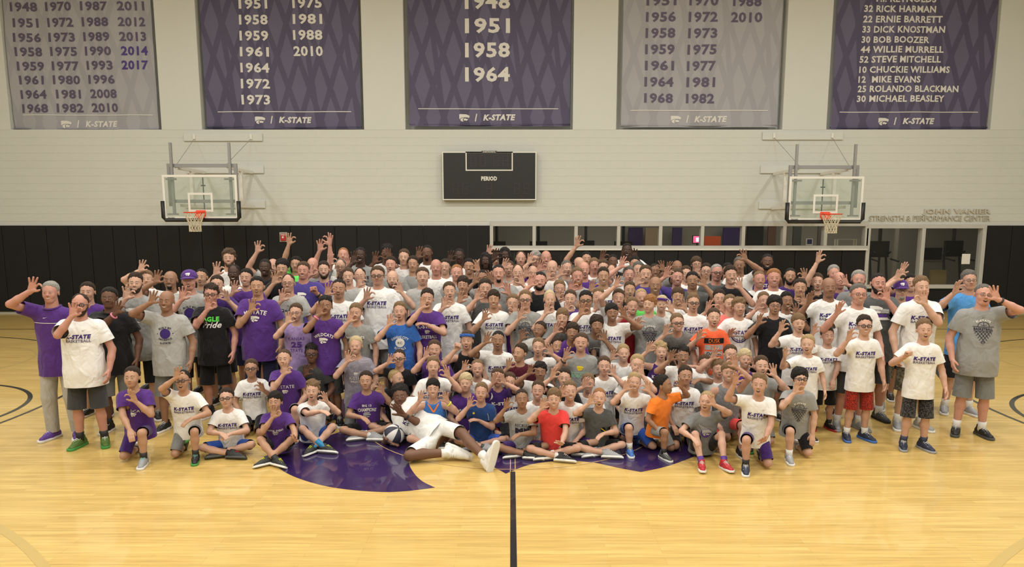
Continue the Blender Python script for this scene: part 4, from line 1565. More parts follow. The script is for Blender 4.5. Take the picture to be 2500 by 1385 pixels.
PRINTS = {
    'ks': [('s', .065, -.115, .055, 's'), ('t', 'K-STATE', 0, -.185, .255, 'p', dict(bold=.055, shear=.18, h=.048)), ('t', 'BASKETBALL', 0, -.232, .255, 'h', dict(bold=.03, h=.032))],
    'kw': [('t', 'K-STATE', 0, -.185, .25, 'w', dict(bold=.04, h=.05))],
    'gb': net_print('w', 'd'),
    'cat': [('c', .0, -.17, .12, 'w')],
    'wc': [('t', 'WILDCATS', 0, -.19, .26, 'w', dict(arc=5.5, bold=.03, h=.04)), ('c', 0, -.27, .11, 'w')],
    'wo': [('t', 'WILDCATS', 0, -.23, .28, 'w', dict(arc=1.2, bold=.0, h=.035)), ('c', 0, -.28, .075, 'w')],
    'kb': [('t', 'K-STATE', 0, -.19, .27, 'w', dict(arc=2.0, bold=.03, h=.06)), ('t', 'BASKETBALL', 0, -.34, .26, 'w', dict(bold=.02, h=.045)), ('c', 0, -.27, .07, 'w')],
    'kc': [('t', 'K-STATE', 0, -.15, .27, 'w', dict(arc=2.2, bold=.02, h=.055)), ('c', 0, -.235, .11, 'w')],
    'ko': [('t', 'K-STATE', 0, -.19, .24, 'w', dict(bold=.0, h=.045)), ('c', 0, -.26, .08, 'w')],
    'eg': [('t', 'EAGLE', 0, -.15, .25, 'G', dict(bold=.05, h=.065)), ('t', 'Pride', .03, -.225, .24, 'w', dict(bold=.02, shear=.35, h=.08))],
    'ba': [('t', 'THE', -.02, -.12, .12, 'w', dict(bold=.06)), ('t', 'BASH', 0, -.18, .24, 'w', dict(bold=.06, h=.07)), ('r', .02, -.23, .14, .01, 'w')],
    'bs': [('t', 'BUILT BY', 0, -.155, .15, 'd', dict(arc=6.5, bold=.03, h=.024)), ('d', 0, -.23, .062, 'p'), ('t', 'SACRIFICE', 0, -.305, .16, 'd', dict(arc=-6.5, bold=.03, h=.024)), ('t', 'K-STATE', 0, -.345, .12, 'd', dict(bold=.04, h=.024)),
           ('d', -.09, -.23, .006, 'd'), ('d', .09, -.23, .006, 'd')],
    'sm': [('r', -.085, -.19, .05, .042, 'p'), ('c', -.085, -.19, .038, 'w'), ('t', 'K-STATE', .04, -.19, .16, 'd', dict(bold=.03, h=.024)), ('s', 0, -.13, .035, 'd')],
    'el': [('t', 'ELITE', 0, -.16, .2, 'p', dict(bold=.02, h=.035))],
    'wh': [('d', .01, -.21, .08, 'w'), ('c', .01, -.2, .2, 'w'), ('d', .04, -.25, .06, 'w'), ('l', [(-.04, -.18), (.05, -.2)], .008, 's')],
    'po': [('s', -.03, -.11, .05, 'w'), ('l', [(-.17, -.165), (.17, -.175)], .006, 'w')],
    'k25': [('t', 'KANSAS', 0, -.19, .22, 'v', dict(bold=.0, h=.042)), ('t', '25', 0, -.275, .15, 'v', dict(bold=.05, h=.085)), ('t', 'STATE', 0, -.36, .17, 'v', dict(bold=.0, h=.042))],
    'kcr': [('t', 'KANSAS CITY', 0, -.17, .24, 'w', dict(arc=6.5, bold=.02, h=.034)), ('d', 0, -.25, .062, 'w'), ('t', 'KC', 0, -.25, .06, 'd', dict(bold=.0)), ('t', 'ROYALS', 0, -.335, .15, 'w', dict(arc=-6.5, bold=.02, h=.034))],
    'jd': [('t', 'WILDCATS', 0, -.16, .24, 'w', dict(bold=.04, h=.034)), ('t', 'JUST DO IT.', 0, -.2, .24, 'd', dict(bold=.05, h=.034))],
    'mo': [('c', -.01, -.2, .06, 'w'), ('t', 'K-STATE', 0, -.26, .2, 'w', dict(bold=.0, h=.05)), ('t', 'WILDCATS', 0, -.31, .18, 'w', dict(bold=.03, h=.03))],
    'ch': [('t', 'CHAMPIONS', 0, -.2, .24, 's', dict(arc=1.5, bold=.02, h=.05)), ('t', 'BIG 12', 0, -.26, .14, 's', dict(bold=.02, h=.03))],
    'b12': [('t', 'BIG 12', 0, -.16, .13, 'w', dict(bold=.03, h=.034)), ('t', 'CHAMPIONS', 0, -.22, .26, 'w', dict(arc=2.0, bold=.03, h=.055)), ('r', 0, -.265, .08, .008, 'w'), ('c', .0, -.31, .11, 's')],
    'rm': [('s', .0, -.12, .04, 'd'), ('t', 'RECRUIT', 0, -.18, .2, 'd', dict(bold=.0, h=.045)), ('t', 'ME', 0, -.26, .2, 'd', dict(bold=.07, h=.085))],
    'du': [('r', 0, -.15, .28, .075, 'k'), ('t', 'DUSK', 0, -.15, .16, 'o', dict(bold=.0, h=.055)), ('r', 0, -.245, .26, .07, 's'), ('t', 'TILL', 0, -.245, .12, 'o', dict(bold=.02, h=.05)), ('r', 0, -.335, .26, .065, 's'), ('t', 'DAWN', 0, -.335, .2, 'k', dict(bold=.02, h=.045))],
    'sb': [('s', .0, -.125, .03, 's'), ('t', 'K-STATE', 0, -.18, .27, 'p', dict(bold=.02, h=.055)), ('t', 'BASKETBALL', 0, -.23, .16, 'd', dict(bold=.02, h=.018)), ('R', 0, -.2, .115, .014, 1.1 * PI, 1.9 * PI, 'p'), ('R', 0, -.19, .1, .007, 1.12 * PI, 1.88 * PI, 'p'),
           ('l', [(0, -.25), (0, -.315)], .007, 'p'), ('R', -.09, -.29, .06, .006, -.5, .5, 'p'), ('R', .09, -.29, .06, .006, PI - .5, PI + .5, 'p')],
    'bo': [('d', .0, -.15, .03, 'y'), ('c', .0, -.15, .09, 'y'), ('t', 'BASEHOR-LINWOOD', 0, -.21, .22, 't', dict(bold=.0, h=.022)), ('t', 'BOBCATS', 0, -.25, .23, 't', dict(bold=.02, h=.045))],
    'ok': [('s', -.07, -.14, .035, 'w'), ('t', 'OKLAHOMA', 0, -.2, .22, 'w', dict(bold=.0, h=.04)), ('t', 'CITY', 0, -.255, .1, 'w', dict(bold=.0, h=.04)), ('t', '0', 0, -.33, .06, 'w', dict(bold=.04)), ('l', [(-.075, -.02), (0, -.13), (.075, -.02)], .022, 'o')],
    'ua': [('l', [(-.03, -.15), (-.03, -.2)], .016, 'w'), ('l', [(.03, -.15), (.03, -.2)], .016, 'w'), ('l', [(-.03, -.175), (.03, -.175)], .02, 'w')],
    'ft': [('t', 'FORT RILEY', 0, -.17, .2, 'w', dict(bold=.02, h=.035)), ('R', 0, -.25, .05, .005, 0, 2 * PI, 'w'), ('l', [(-.05, -.25), (.05, -.25)], .004, 'w'), ('l', [(0, -.2), (0, -.3)], .004, 'w')],
    'ou': [('t', 'SLOUS', .04, -.14, .26, 'v', dict(bold=.03, h=.045))],
    'bk': [('r', -.02, -.16, .25, .05, 's'), ('r', .02, -.215, .25, .035, 'v'), ('r', 0, -.25, .26, .03, 'w'), ('c', -.03, -.15, .14, 'w')],
    'st': [('t', 'K-STATE', 0, -.17, .24, 'p', dict(bold=.04, h=.045)), ('t', 'WILDCATS', 0, -.215, .24, 'd', dict(bold=.02, h=.035))],
    'sc': [('c', .07, -.13, .05, 'p')],
    'ry': [('t', 'ROYAL EVENT', 0, -.21, .22, 'w', dict(arc=-2.5, bold=.02, h=.03)), ('c', 0, -.25, .08, 's')],
    'lo': [('t', 'K-ST', 0, -.2, .2, 'w', dict(bold=.04, h=.05))],
    'n2': [('t', 'K-STATE', 0, -.15, .22, 'w', dict(bold=.02, h=.04)), ('t', '2', .0, -.24, .1, 'w', dict(bold=.04))],
    'sg': [('d', .0, -.24, .07, 'v')] + [('l', [(-.1 + .025 * i, -.12 - .012 * i), (-.02 + .02 * i, -.24)], .008, 's') for i in range(6)] + [('c', .01, -.24, .13, 's')],
    'nb': [('d', -.1, -.1, .016, 'y'), ('d', .06, -.24, .022, 's'), ('l', [(.1, -.1), (.12, -.2), (.08, -.24)], .006, 's')],
    'ng': [('d', .06, -.26, .035, 'k'), ('l', [(.03, -.24), (.1, -.3)], .012, 'y')],
    'us': [('t', 'K-STATE', 0, -.17, .26, 'd', dict(bold=.03, h=.05)), ('R', 0, -.25, .05, .006, PI, 2 * PI, 'd')],
    'gk': [('t', 'K-STATE', 0, -.16, .24, 'd', dict(bold=.03, h=.045)), ('t', 'BASKETBALL', 0, -.21, .24, 'd', dict(bold=.02, h=.03)), ('l', [(-.09, -.25), (0, -.36), (.09, -.25)], .01, 'd')],
    'dt': [('l', [(-.12, -.15), (.1, -.16)], .02, 'k')],
    'rk': [('r', 0, -.17, .24, .07, 'k')],
}


def print_items(code, ps):
    out = {}
    for it in PRINTS[code]:
        t = it[0]
        if t == 't':
            _, s, u, v, w, c, o = it
            V, T = fit_text(s, w, o.get('bold', .02), o.get('shear', 0), o.get('h'), o.get('arc', 0))
        elif t == 'c':
            _, u, v, w, c = it
            V, T = cat2d(w)
        elif t == 's':
            _, u, v, w, c = it
            V, T = swoosh2d(w)
        elif t == 'd':
            _, u, v, w, c = it
            V, T = disc2d(w)
        elif t == 'r':
            _, u, v, w, h, c = it
            V, T = rect2d(w, h)
        elif t == 'R':
            _, u, v, r, w, a0, a1, c = it
            V, T = ring2d(r, w, a0, a1, 14)
        elif t == 'l':
            _, pts, w, c = it
            u = v = 0
            V, T = line2d(pts, w)
        if t in 'crdlR':
            V, T = subdivide2d(V, T, .035)
        out.setdefault((c, 0 if t in 'rd' else 1), []).append((V + np.array([u, v]), T))
    return {c: (join2d(p)[0] * ps, join2d(p)[1]) for c, p in out.items()}


for _p in PRINTS:
    print_items(_p, 1.0)


# ================================================================ PEOPLE
def nrm(v):
    v = np.asarray(v, float)
    return v / (np.linalg.norm(v) + 1e-12)


# pose: pelvis (y, z), torso lean (x, y), legs a and b as knee/ankle/toe-direction, all for a 1.8 m body facing -y
POSE = {
    'st': dict(p=(0, .93), U=(0, -.02), legs=[((-.118, -.02, .50), (-.132, .03, .075), (-.3, -1, 0)), ((.118, -.02, .50), (.132, .03, .075), (.3, -1, 0))]),
    'bd': dict(p=(.12, .84), U=(0, -.62), legs=[((-.13, -.14, .46), (-.13, .05, .075), (-.25, -1, 0)), ((.13, -.14, .46), (.13, .05, .075), (.25, -1, 0))]),
    'cc': dict(p=(0, .125), U=(0, -.16), legs=[((-.37, -.30, .17), (.12, -.40, .075), (1, -.25, 0)), ((.37, -.26, .17), (-.10, -.31, .085), (-1, -.25, 0))]),
    'sz': dict(p=(.12, .30), U=(0, -.12), legs=[((-.14, -.30, .085), (-.09, .18, .06), (0, 1, -.1)), ((.14, -.30, .085), (.09, .18, .06), (0, 1, -.1))]),
    'kn': dict(p=(0, .50), U=(0, -.10), legs=[((-.12, -.08, .085), (-.11, .34, .06), (0, 1, -.1)), ((.12, -.08, .085), (.11, .34, .06), (0, 1, -.1))]),
    'ka': dict(p=(.05, .40), U=(0, -.18), legs=[((-.16, -.14, .085), (-.13, .29, .06), (0, 1, -.1)), ((.17, -.35, .46), (.16, -.32, .075), (.1, -1, 0))]),
    'kb': dict(p=(.05, .40), U=(0, -.18), legs=[((-.17, -.35, .46), (-.16, -.32, .075), (-.1, -1, 0)), ((.16, -.14, .085), (.13, .29, .06), (0, 1, -.1))]),
    'cr': dict(p=(.08, .30), U=(0, -.26), legs=[((-.10, -.34, .42), (-.08, -.32, .075), (0, -1, 0)), ((.30, -.18, .085), (.14, .20, .06), (-.2, 1, -.1))]),
    'su': dict(p=(.05, .125), U=(0, -.18), legs=[((-.2, -.27, .44), (-.17, -.56, .075), (-.2, -1, .1)), ((.2, -.27, .44), (.17, -.56, .075), (.2, -1, .1))]),
    'sx': dict(p=(.05, .125), U=(0, -.2), legs=[((-.2, -.30, .36), (.1, -.52, .075), (.8, -.6, 0)), ((.26, -.30, .34), (-.08, -.46, .075), (-.8, -.6, 0))]),
}
TRI = 0
PCOUNT = 0


def hand_mesh(kind, side, W, Zh, n, size, hi):
    V, T = (HANDS if hi else HANDS_LO)[kind]
    Zh = nrm(Zh)
    Yh = -np.asarray(n, float)
    Yh = nrm(Yh - (Yh @ Zh) * Zh)
    Xh = np.cross(Yh, Zh)
    if side > 0:
        V = V * np.array([-1, 1, 1])
        T = T[:, ::-1]
    return W + (V[:, :1] * Xh + V[:, 1:2] * Yh + V[:, 2:] * Zh) * size, T


def ik(S, W, l1, l2, hint):
    d = W - S
    L = np.linalg.norm(d)
    Lm = (l1 + l2) * .985
    if L > Lm:
        W = S + d / L * Lm
        d = W - S
        L = Lm
    if L < abs(l1 - l2) + .05:
        W = S + nrm(d) * (abs(l1 - l2) + .05)
        d = W - S
        L = np.linalg.norm(d)
    a = (l1 * l1 - l2 * l2 + L * L) / (2 * L)
    h = math.sqrt(max(l1 * l1 - a * a, 0))
    u = d / L
    hp = nrm(hint - (hint @ u) * u)
    return S + u * a + hp * h, W


def strip_caps(V, Q, caps, c):
    """open the ends of sleeves, hems and legs with a clean edge on the plane"""
    for p, nn, r in caps:
        d = (V - p) @ nn
        rad = np.linalg.norm(V - p - d[:, None] * nn, axis=1)
        sel = (d > 0) & (rad < r) & (d < 4 * c)
        Q = Q[~sel[Q].all(1)]
        V[sel] -= d[sel][:, None] * nn
    return Q


def person(line):
    global TRI, PCOUNT
    PCOUNT += 1
    f = line.split('|')
    px, py, q = [float(t) for t in f[0].split()]
    pose, sk, hair, shirt, prt, bottom, shoes, arms, ext, label = f[1:11]
    ex = ext.split()
    opt = {e.split('=')[0]: e.split('=')[1] for e in ex if '=' in e}
    rnd = random.Random(PCOUNT * 7 + int(px))
    PZ = POSE[pose]
    by = math.radians(float(opt.get('by', rnd.uniform(-8, 8) - (px - 1250) / 1250 * 12)))
    hy = math.radians(float(opt.get('hy', rnd.uniform(-6, 6) - (px - 1250) / 1250 * 20)))
    hr = math.radians(float(opt.get('hr', rnd.uniform(-5, 5))))
    lean = [float(t) for t in opt.get('ln', '0,0').split(',')]
    Rt0 = np.array([math.cos(by), math.sin(by), 0])
    Fw0 = np.array([math.sin(by), -math.cos(by), 0])
    ux, uy = PZ['U'][0] + lean[0], PZ['U'][1] + lean[1]
    U = nrm(Rt0 * ux - Fw0 * uy + np.array([0, 0, math.sqrt(max(.05, 1 - ux * ux - uy * uy))]))
    Rt = nrm(Rt0 - (Rt0 @ U) * U)
    Fw = np.cross(Rt, U)
    HF = 1.05
    A = PZ['p'][1] + .60 * U[2] + .035

    def sizes(H):
        hh = (.135 + .0555 * H) * HF
        return (H - hh) / 1.565, hh

    # height from the place of the crown in the view, or the place from the height
    if q > 10:
        Y = FPX / q
        ztop = at_y(px, py, Y)[2]
        # A*k + hh = ztop, linear in H
        c1 = (1 - .0555 * HF) / 1.565
        c0 = -.135 * HF / 1.565
        H = (ztop - A * c0 - .135 * HF) / (A * c1 + .0555 * HF)
    else:
        H = q
    k, hh = sizes(H)
    child = H < 1.62
    w = (k ** .85) * float(opt.get('wd', 1.0))
    hv = float(opt.get('hv', 0))

    def loc(x, y, z):
        return Rt0 * x * k - Fw0 * y * k + np.array([0, 0, z * k])

    P = loc(0, PZ['p'][0], PZ['p'][1])
    N = P + U * .60 * k
    hp = float(opt.get('hp', 0))
    headup = nrm(U * .35 + np.array([0, 0, 1.0]) + Rt * math.sin(hr) * .9)
    HC = N + U * .035 * k + headup * hh * .5 + Fw0 * .012 * k
    top = HC + headup * hh * .5
    wp = at_z(px, py, top[2])
    T0 = np.array([wp[0] - top[0], wp[1] - top[1], 0.0])
    dist = wp[1]
    P, N, HC = P + T0, N + T0, HC + T0
    hi = dist < 9.0
    cb = (.0188 if dist < 8.7 else .0230 if dist < 10 else .0272) * (.93 if child else 1.0)
    # head frame
    pit = math.atan2(CAMH - HC[2], dist) * .7 + math.radians(hp)
    Fh = np.array([math.sin(hy) * math.cos(pit), -math.cos(hy) * math.cos(pit), math.sin(pit)])
    Uh = nrm(headup - (headup @ Fh) * Fh)
    Xh = np.cross(Uh, -Fh)
    RM = np.stack([Xh, -Fh, Uh], 1)
    hw = rnd.uniform(.90, .98) * (1.06 if hv else 1.0)
    hs = np.array([hw, 1.0, rnd.uniform(.98, 1.03)]) * hh
    # arms
    sh = {}
    for side in (-1, 1):
        sh[side] = N - U * .10 * k + Rt * side * (.175 * w * (1 + .12 * hv))
    l1, l2, hl_ = .29 * k, .255 * k, .185 * k * (1.06 if child else 1.0)
    spec = {}
    for t in arms.split():
        side = -1 if t[0] == 'a' else 1
        body = t[1:]
        kind = 'c'
        dy = None
        if '@' in body:
            body, dy = body.split('@')
        if body[-1] in 'cofr':
            kind, body = body[-1], body[:-1]
        x, y = [float(v) for v in body.split(',')]
        spec[side] = (x, y, kind, dy)
    armj = {}
    for side in (-1, 1):
        S = sh[side]
        out = Rt * side
        if side in spec:
            x, y, kind, dy = spec[side]
            if dy is None:
                dy = .10 if y < py - 8 else (.30 if kind == 'r' else .22)
            hc = at_y(x, y, S[1] - float(dy) * k)
            if hc[2] < .04:
                hc = at_z(x, y, .04)
            up = hc[2] > S[2] - .12 * k
            if kind == 'r':
                Zh = nrm(hc - (S + np.array([0, 0, -.25 * k])))
                Wr = hc - Zh * hl_ * .4
                E, Wr = ik(S, Wr, l1, l2, out * 1.3 + np.array([0, .4, -.5]))
                Zh = nrm(nrm(Wr - E) + np.array([0, -.3, -.25]))
                nn = nrm(np.array([0, .15, -1.0]) + Fw * -.1) if abs(Zh[2]) < .8 else nrm(-Fw0)
            else:
                Zh = nrm(np.array([0, 0, 1.0]) + out * .12)
                for _ in range(2):
                    Wr = hc - Zh * hl_ * .45
                    hint = out * .85 + np.array([0, 0, -1.0]) + np.array([0, .1, 0])
                    if hc[2] > S[2] + .28 * k:
                        hint = out * 1.0 + np.array([0, -.3, -.3])
                        S2 = S + U * .035 * k
                    else:
                        S2 = S + U * .012 * k
                    E, Wr = ik(S2, Wr, l1, l2, hint)
                    Zh = nrm(nrm(Wr - E) * .75 + np.array([0, 0, .75]) + out * .05)
                S = S2
                nn = nrm(np.array([-side * .35, -1.0, .05]))
        else:
            kind = 'r'
            if pose in ('st', 'bd'):
                Wt = S + out * .10 * k + np.array([0, -.06 * k, -.50 * k]) + Fw0 * (.05 if pose == 'st' else .12) * k
                E, Wr = ik(S, Wt, l1, l2, out * .5 + np.array([0, .8, 0]))
                Zh = nrm(Wr - E)
                nn = -out
            else:
                Wt = P + out * .17 * k + Fw0 * .24 * k + np.array([0, 0, .05 * k])
                if pose in ('cc', 'sx', 'su'):
                    Wt = P + out * .10 * k + Fw0 * .27 * k + np.array([0, 0, .09 * k])
                E, Wr = ik(S, Wt, l1, l2, out * .8 + np.array([0, .5, 0]))
                Zh = nrm(Wr - E + Fw0 * .1)
                nn = nrm(np.array([0, .1, -1]))
        armj[side] = (S, E, Wr, Zh, nn, kind)
    # legs
    legs = []
    for i, side in enumerate((-1, 1)):
        hip = P + Rt0 * side * .092 * w + np.array([0, 0, -.02 * k])
        kn_, an_, td = PZ['legs'][i]
        Kn, An = loc(*kn_) + T0, loc(*an_) + T0
        ka = f"k{'a' if side < 0 else 'b'}"
        legs.append((hip, Kn, An, nrm(Rt0 * td[0] - Fw0 * td[1] + np.array([0, 0, td[2]]))))
    build_person(locals())


def build_person(L):
    global TRI
    (P, N, HC, U, Rt, Fw, Rt0, Fw0, k, w, hv, hh, cb, hi, RM, hs, armj, legs, sk, hair, shirt, prt, bottom, shoes, ex, opt, rnd, child, label, pose) = [
        L[t] for t in 'P N HC U Rt Fw Rt0 Fw0 k w hv hh cb hi RM hs armj legs sk hair shirt prt bottom shoes ex opt rnd child label pose'.split()]
    base = np.array([P[0], P[1], 0.0])
    root = empty('person', tuple(base))
    tag(root, label, 'person', 'people posing for the group picture')
    hm = hair_mat(hair[0])
    tank = shirt.endswith('!')
    shirt = shirt.rstrip('!')
    long_ = bottom.endswith('+')
    bottom = bottom.rstrip('+')
    sit = pose in ('cc', 'su', 'sx', 'sz', 'cr', 'lie')
    # ---------------- body: one skin from neck to ankles, with the head and hands grown on
    pts = [P, N, HC] + [j for a in armj.values() for j in a[:3]] + [j for l in legs for j in l[:3]]
    lo, hi_ = np.min(pts, 0) - .13, np.max(pts, 0) + .13
    F = Field(lo, hi_, cb)
    zt = np.array([-.14, 0, .15, .36, .5, .56]) * k
    F.loft(P, Rt, Fw, U, zt, np.array([.13, .13, .115, .13, .125, .065]) * w, np.array([.09, .085, .075, .08, .07, .045]) * w, np.zeros(6), k=.05)
    F.cone(N - U * .07 * k, HC - np.array([0, 0, .12 * hh]) , .07 * w, .06 * w, .05)
    for side, (S, E, Wr, Zh, nn, kind) in armj.items():
        F.cone(N - U * .07 * k, S - U * .012 * k, .05 * w, .044 * w, .05)
        F.cone(S, E, .048 * w, .042 * w, .03)
        F.cone(E, E + (Wr - E) * .4, .043 * w, .043 * w, .015)
        F.cone(E + (Wr - E) * .4, Wr + Zh * .015 * k, .043 * w, .0285 * w, .015)
    for hip, Kn, An, td in legs:
        F.cone(hip, Kn, .080 * w, .053 * w, .03)
        m_ = Kn + (An - Kn) * .33
        back = nrm(np.cross(An - Kn, np.cross(td, An - Kn)) + 1e-6) * -.012 * k
        F.cone(Kn, m_ + back, .051 * w, .055 * w, .02)
        F.cone(m_ + back, An, .055 * w, .035 * w, .02)
    V, Q = F.mesh()
    Vs, Fs, Ms, n = [V], [Q], [np.zeros(len(Q))], len(V)
    mouth = opt.get('m', rnd.choice('ttco' if child else 'tttcco'))
    for hv_, hf_, hm_ in (HEADS if hi else HEADS_LO)[(child, mouth)]:
        vv = (hv_ * hs) @ RM.T + HC
        Vs.append(vv)
        Fs.append(hf_ + n)
        Ms.append(np.full(len(hf_), hm_))
        n += len(vv)
    hl_ = .185 * k * (1.08 if child else 1.0)
    for side, (S, E, Wr, Zh, nn, kind) in armj.items():
        vv, tt = hand_mesh(kind, side, Wr, Zh, nn, hl_, hi and kind in 'co')
        Vs.append(vv)
        Fs.append(tt + n)
        Ms.append(np.zeros(len(tt)))
        n += len(vv)
    VV = np.concatenate(Vs) - base
    link('body', mesh_from('body', VV, Fs, Ms), root, skin_mats(sk) + [hm])
    TRI += sum(len(x) * (x.shape[1] - 2) for x in Fs)
    # ---------------- shirt
    cs = cb * 1.12
    sleeve = .62 if not tank else 0
    pts = [P, N] + [a[0] for a in armj.values()] + [a[0] + (a[1] - a[0]) * sleeve for a in armj.values()]
    F = Field(np.min(pts, 0) - .27 * w, np.max(pts, 0) + .16 * w, cs)
    z0 = -.05 if sit else (-.11 if pose[0] == 'k' or pose == 'bd' else -.175)
    zt = np.array([z0, .0, .1, .22, .36, .46, .53, .575, .615, .65]) * k
    zt[0] -= 2 * cs
    a = np.array([.202, .196, .184, .187, .20, .195, .165, .12, .082, .07]) * w
    b = np.array([.15, .146, .135, .13, .134, .125, .108, .088, .075, .06]) * w
    bell = np.array([.8, 1, 1, .9, .5, .25, .1, 0, 0, 0])
    a = a * (1 + .20 * hv * bell)
    b = b * (1 + .30 * hv * bell)
    yc = .035 * hv * bell * w
    if tank:
        a[5:7] *= .86
    F.loft(P, Rt, Fw, U, zt, a, b, yc, k=.02, fold=.016, ph=rnd.uniform(0, 6))
    caps = [(P + U * z0 * k, -U, .4)]
    for side, (S, E, Wr, Zh, nn, kind) in armj.items():
        if not tank:
            S_in = S - Rt * side * .03 * k
            e = S + (E - S) * sleeve
            F.cone(S_in, e + nrm(E - S) * 2 * cs, .083 * w * (1 + .12 * hv), .074 * w * (1 + .1 * hv), .045, cap=True)
            caps.append((e, nrm(E - S), .105 * w * (1 + .12 * hv)))
    F.carve(N + Fw * .022 * k + U * .045 * k, np.array([.088, .088, .082]) * w * (1.1 if tank else 1.0), .012)
    if tank:
        for side in (-1, 1):
            F.carve(armj[side][0] + Rt * side * .045 * w, .085 * w, .012)
    V, Q = F.mesh()
    Q = strip_caps(V, Q, caps, cs)
    so = link('shirt', mesh_from('shirt', V - base, [Q]), root, cloth(shirt))
    TRI += len(Q) * 2
    if prt:
        bvh = BVHTree.FromPolygons([tuple(v) for v in V], [tuple(map(int, t)) for t in Q])
        ps = w * (1.0 if not child else 1.06) * float(opt.get('ps', 1))
        for (ci, layer), (V2, T2) in print_items(prt, ps).items():
            out = np.zeros((len(V2), 3))
            ok = np.ones(len(V2), bool)
            for i, (u, v) in enumerate(V2):
                o_ = N + Rt * u + U * v + Fw * .5
                h_ = bvh.ray_cast(Vector(o_), Vector(-Fw), .8)
                if h_[0] is None:
                    ok[i] = False
                else:
                    out[i] = np.array(h_[0]) + Fw * (.0032 + .0025 * layer)
            T2 = T2[ok[T2].all(1)]
            if len(T2):
                link('print', mesh_from('print', out - base, [T2], smooth=False), so, ink(ci))
                TRI += len(T2)
    if 'collar' in ex:
        cN = N + U * .008 * k
        ring = [cN - base + Rt * .088 * w * math.cos(t) + Fw * (.01 + .085 * w * math.sin(t)) - U * (.03 * max(0, math.sin(t))) for t in np.linspace(0, 2 * PI, 21)[:-1]]
        MB().tube(ring, .011, 6, closed=True).build('collar', cloth(shirt), so, smooth=True)
    # ---------------- shorts or trousers
    lpts = [P] + [j for l in legs for j in l[:3]]
    F = Field(np.min([P] + [l[0] for l in legs] + [l[1] for l in legs] + ([l[2] for l in legs] if long_ else []), 0) - .19 * w, np.max([P] + [l[1] for l in legs], 0) + .19 * w, cs * (1.0 if hi else 1.15))
    zt = np.array([-.13, -.02, .06, .1]) * k
    F.loft(P, Rt, Fw, U, zt, np.array([.14, .16, .15, .14]) * w * (1 + .15 * hv), np.array([.11, .12, .11, .10]) * w * (1 + .18 * hv), np.zeros(4), k=.03)
    caps = []
    for hip, Kn, An, td in legs:
        if long_:
            F.cone(hip, Kn, .098 * w, .08 * w, .04)
            e = Kn + (An - Kn) * .97
            F.cone(Kn, e + nrm(An - Kn) * 2 * cs, .08 * w, .066 * w, .02, cap=True)
            caps.append((e, nrm(An - Kn), .13 * w))
        else:
            fr = 1.07 if pose == 'st' else .96 if pose == 'bd' else .88
            if pose == 'su':
                fr = .8
            e = hip + (Kn - hip) * fr
            F.cone(hip, e + nrm(Kn - hip) * 2 * cs, .084 * w * (1 + .1 * hv), (.095 if pose in ('st', 'bd') else .079) * w * (1 + .06 * hv), .025, cap=True)
            caps.append((e, nrm(Kn - hip), .15 * w))
    V, Q = F.mesh()
    V[:, 2] = np.maximum(V[:, 2], .004)
    Q = strip_caps(V, Q, caps, cs)
    link('trousers' if long_ else 'shorts', mesh_from('shorts', V - base, [Q]), root, cloth(bottom))
    TRI += len(Q) * 2
    # ---------------- shoes and socks
    sc = shoes.split(',')
    fs = k * (1.1 if child else 1.0)
    for hip, Kn, An, td in legs:
        upv = nrm(Kn - An)
        if abs(td[2]) < .5 and pose in ('st', 'bd'):
            upv = np.array([0, 0, 1.0])
        Y_ = -td
        X_ = nrm(np.cross(Y_, upv)) if np.linalg.norm(np.cross(Y_, upv)) > .1 else Rt0
        if pose not in ('lie',):
            Zv = np.array([0, 0, 1.0]) if td[1] < .3 else nrm(np.array([0, 0, -1.0]) + .01)
            if pose in ('cc', 'sx'):
                Zv = nrm(np.array([0, .55, .75]))
            X_ = nrm(np.cross(Y_, Zv))
        Z_ = np.cross(X_, Y_)
        zz = (.075 * fs - An[2]) if td[1] < .3 and pose not in ('lie',) else 0
        o = link('shoe', SHOE, root, [cloth_shoe(sc[0]), cloth_shoe(sc[1]), cloth_shoe(sc[2] if len(sc) > 2 else 'w'), cloth_shoe(sc[3] if len(sc) > 3 else 'w')], obj_slots=True)
        Mx = np.eye(4)
        Mx[:3, :3] = np.stack([X_, Y_, Z_], 1) * fs
        Mx[:3, 3] = An - base + np.array([0, 0, max(zz, -.02)])
        if td[1] >= .3:
            Mx[2, 3] = max(Mx[2, 3], .055 * fs)
        o.matrix_local = Matrix(Mx.tolist())
        TRI += len(SHOE.polygons)
        if hi and len(sc) > 2 and not long_:
            o = link('sock', SOCK, root, [cloth_shoe(sc[2])], obj_slots=True)
            Z_ = nrm(Kn - An)
            X_ = nrm(np.cross(-td, Z_) + np.array([1e-4, 0, 0]))
            Mx[:3, :3] = np.stack([X_, np.cross(Z_, X_), Z_], 1) * w * (1.0 if 'hs' not in ex else 1.0)
            if 'hs' in ex:
                Mx[:3, 2] *= 1.6
            Mx[:3, 3] = An - base
            o.matrix_local = Matrix(Mx.tolist())

    # ---------------- hair, beard, glasses, headwear
    def on_head(name, me, m, sc_=1.0, parent=root):
        o = link(name, me, parent, [m], obj_slots=True)
        Mx = np.eye(4)
        Mx[:3, :3] = RM * hs[None, :] * sc_
        Mx[:3, 3] = HC - base
        o.matrix_local = Matrix(Mx.tolist())
        return o

    st = hair[1]
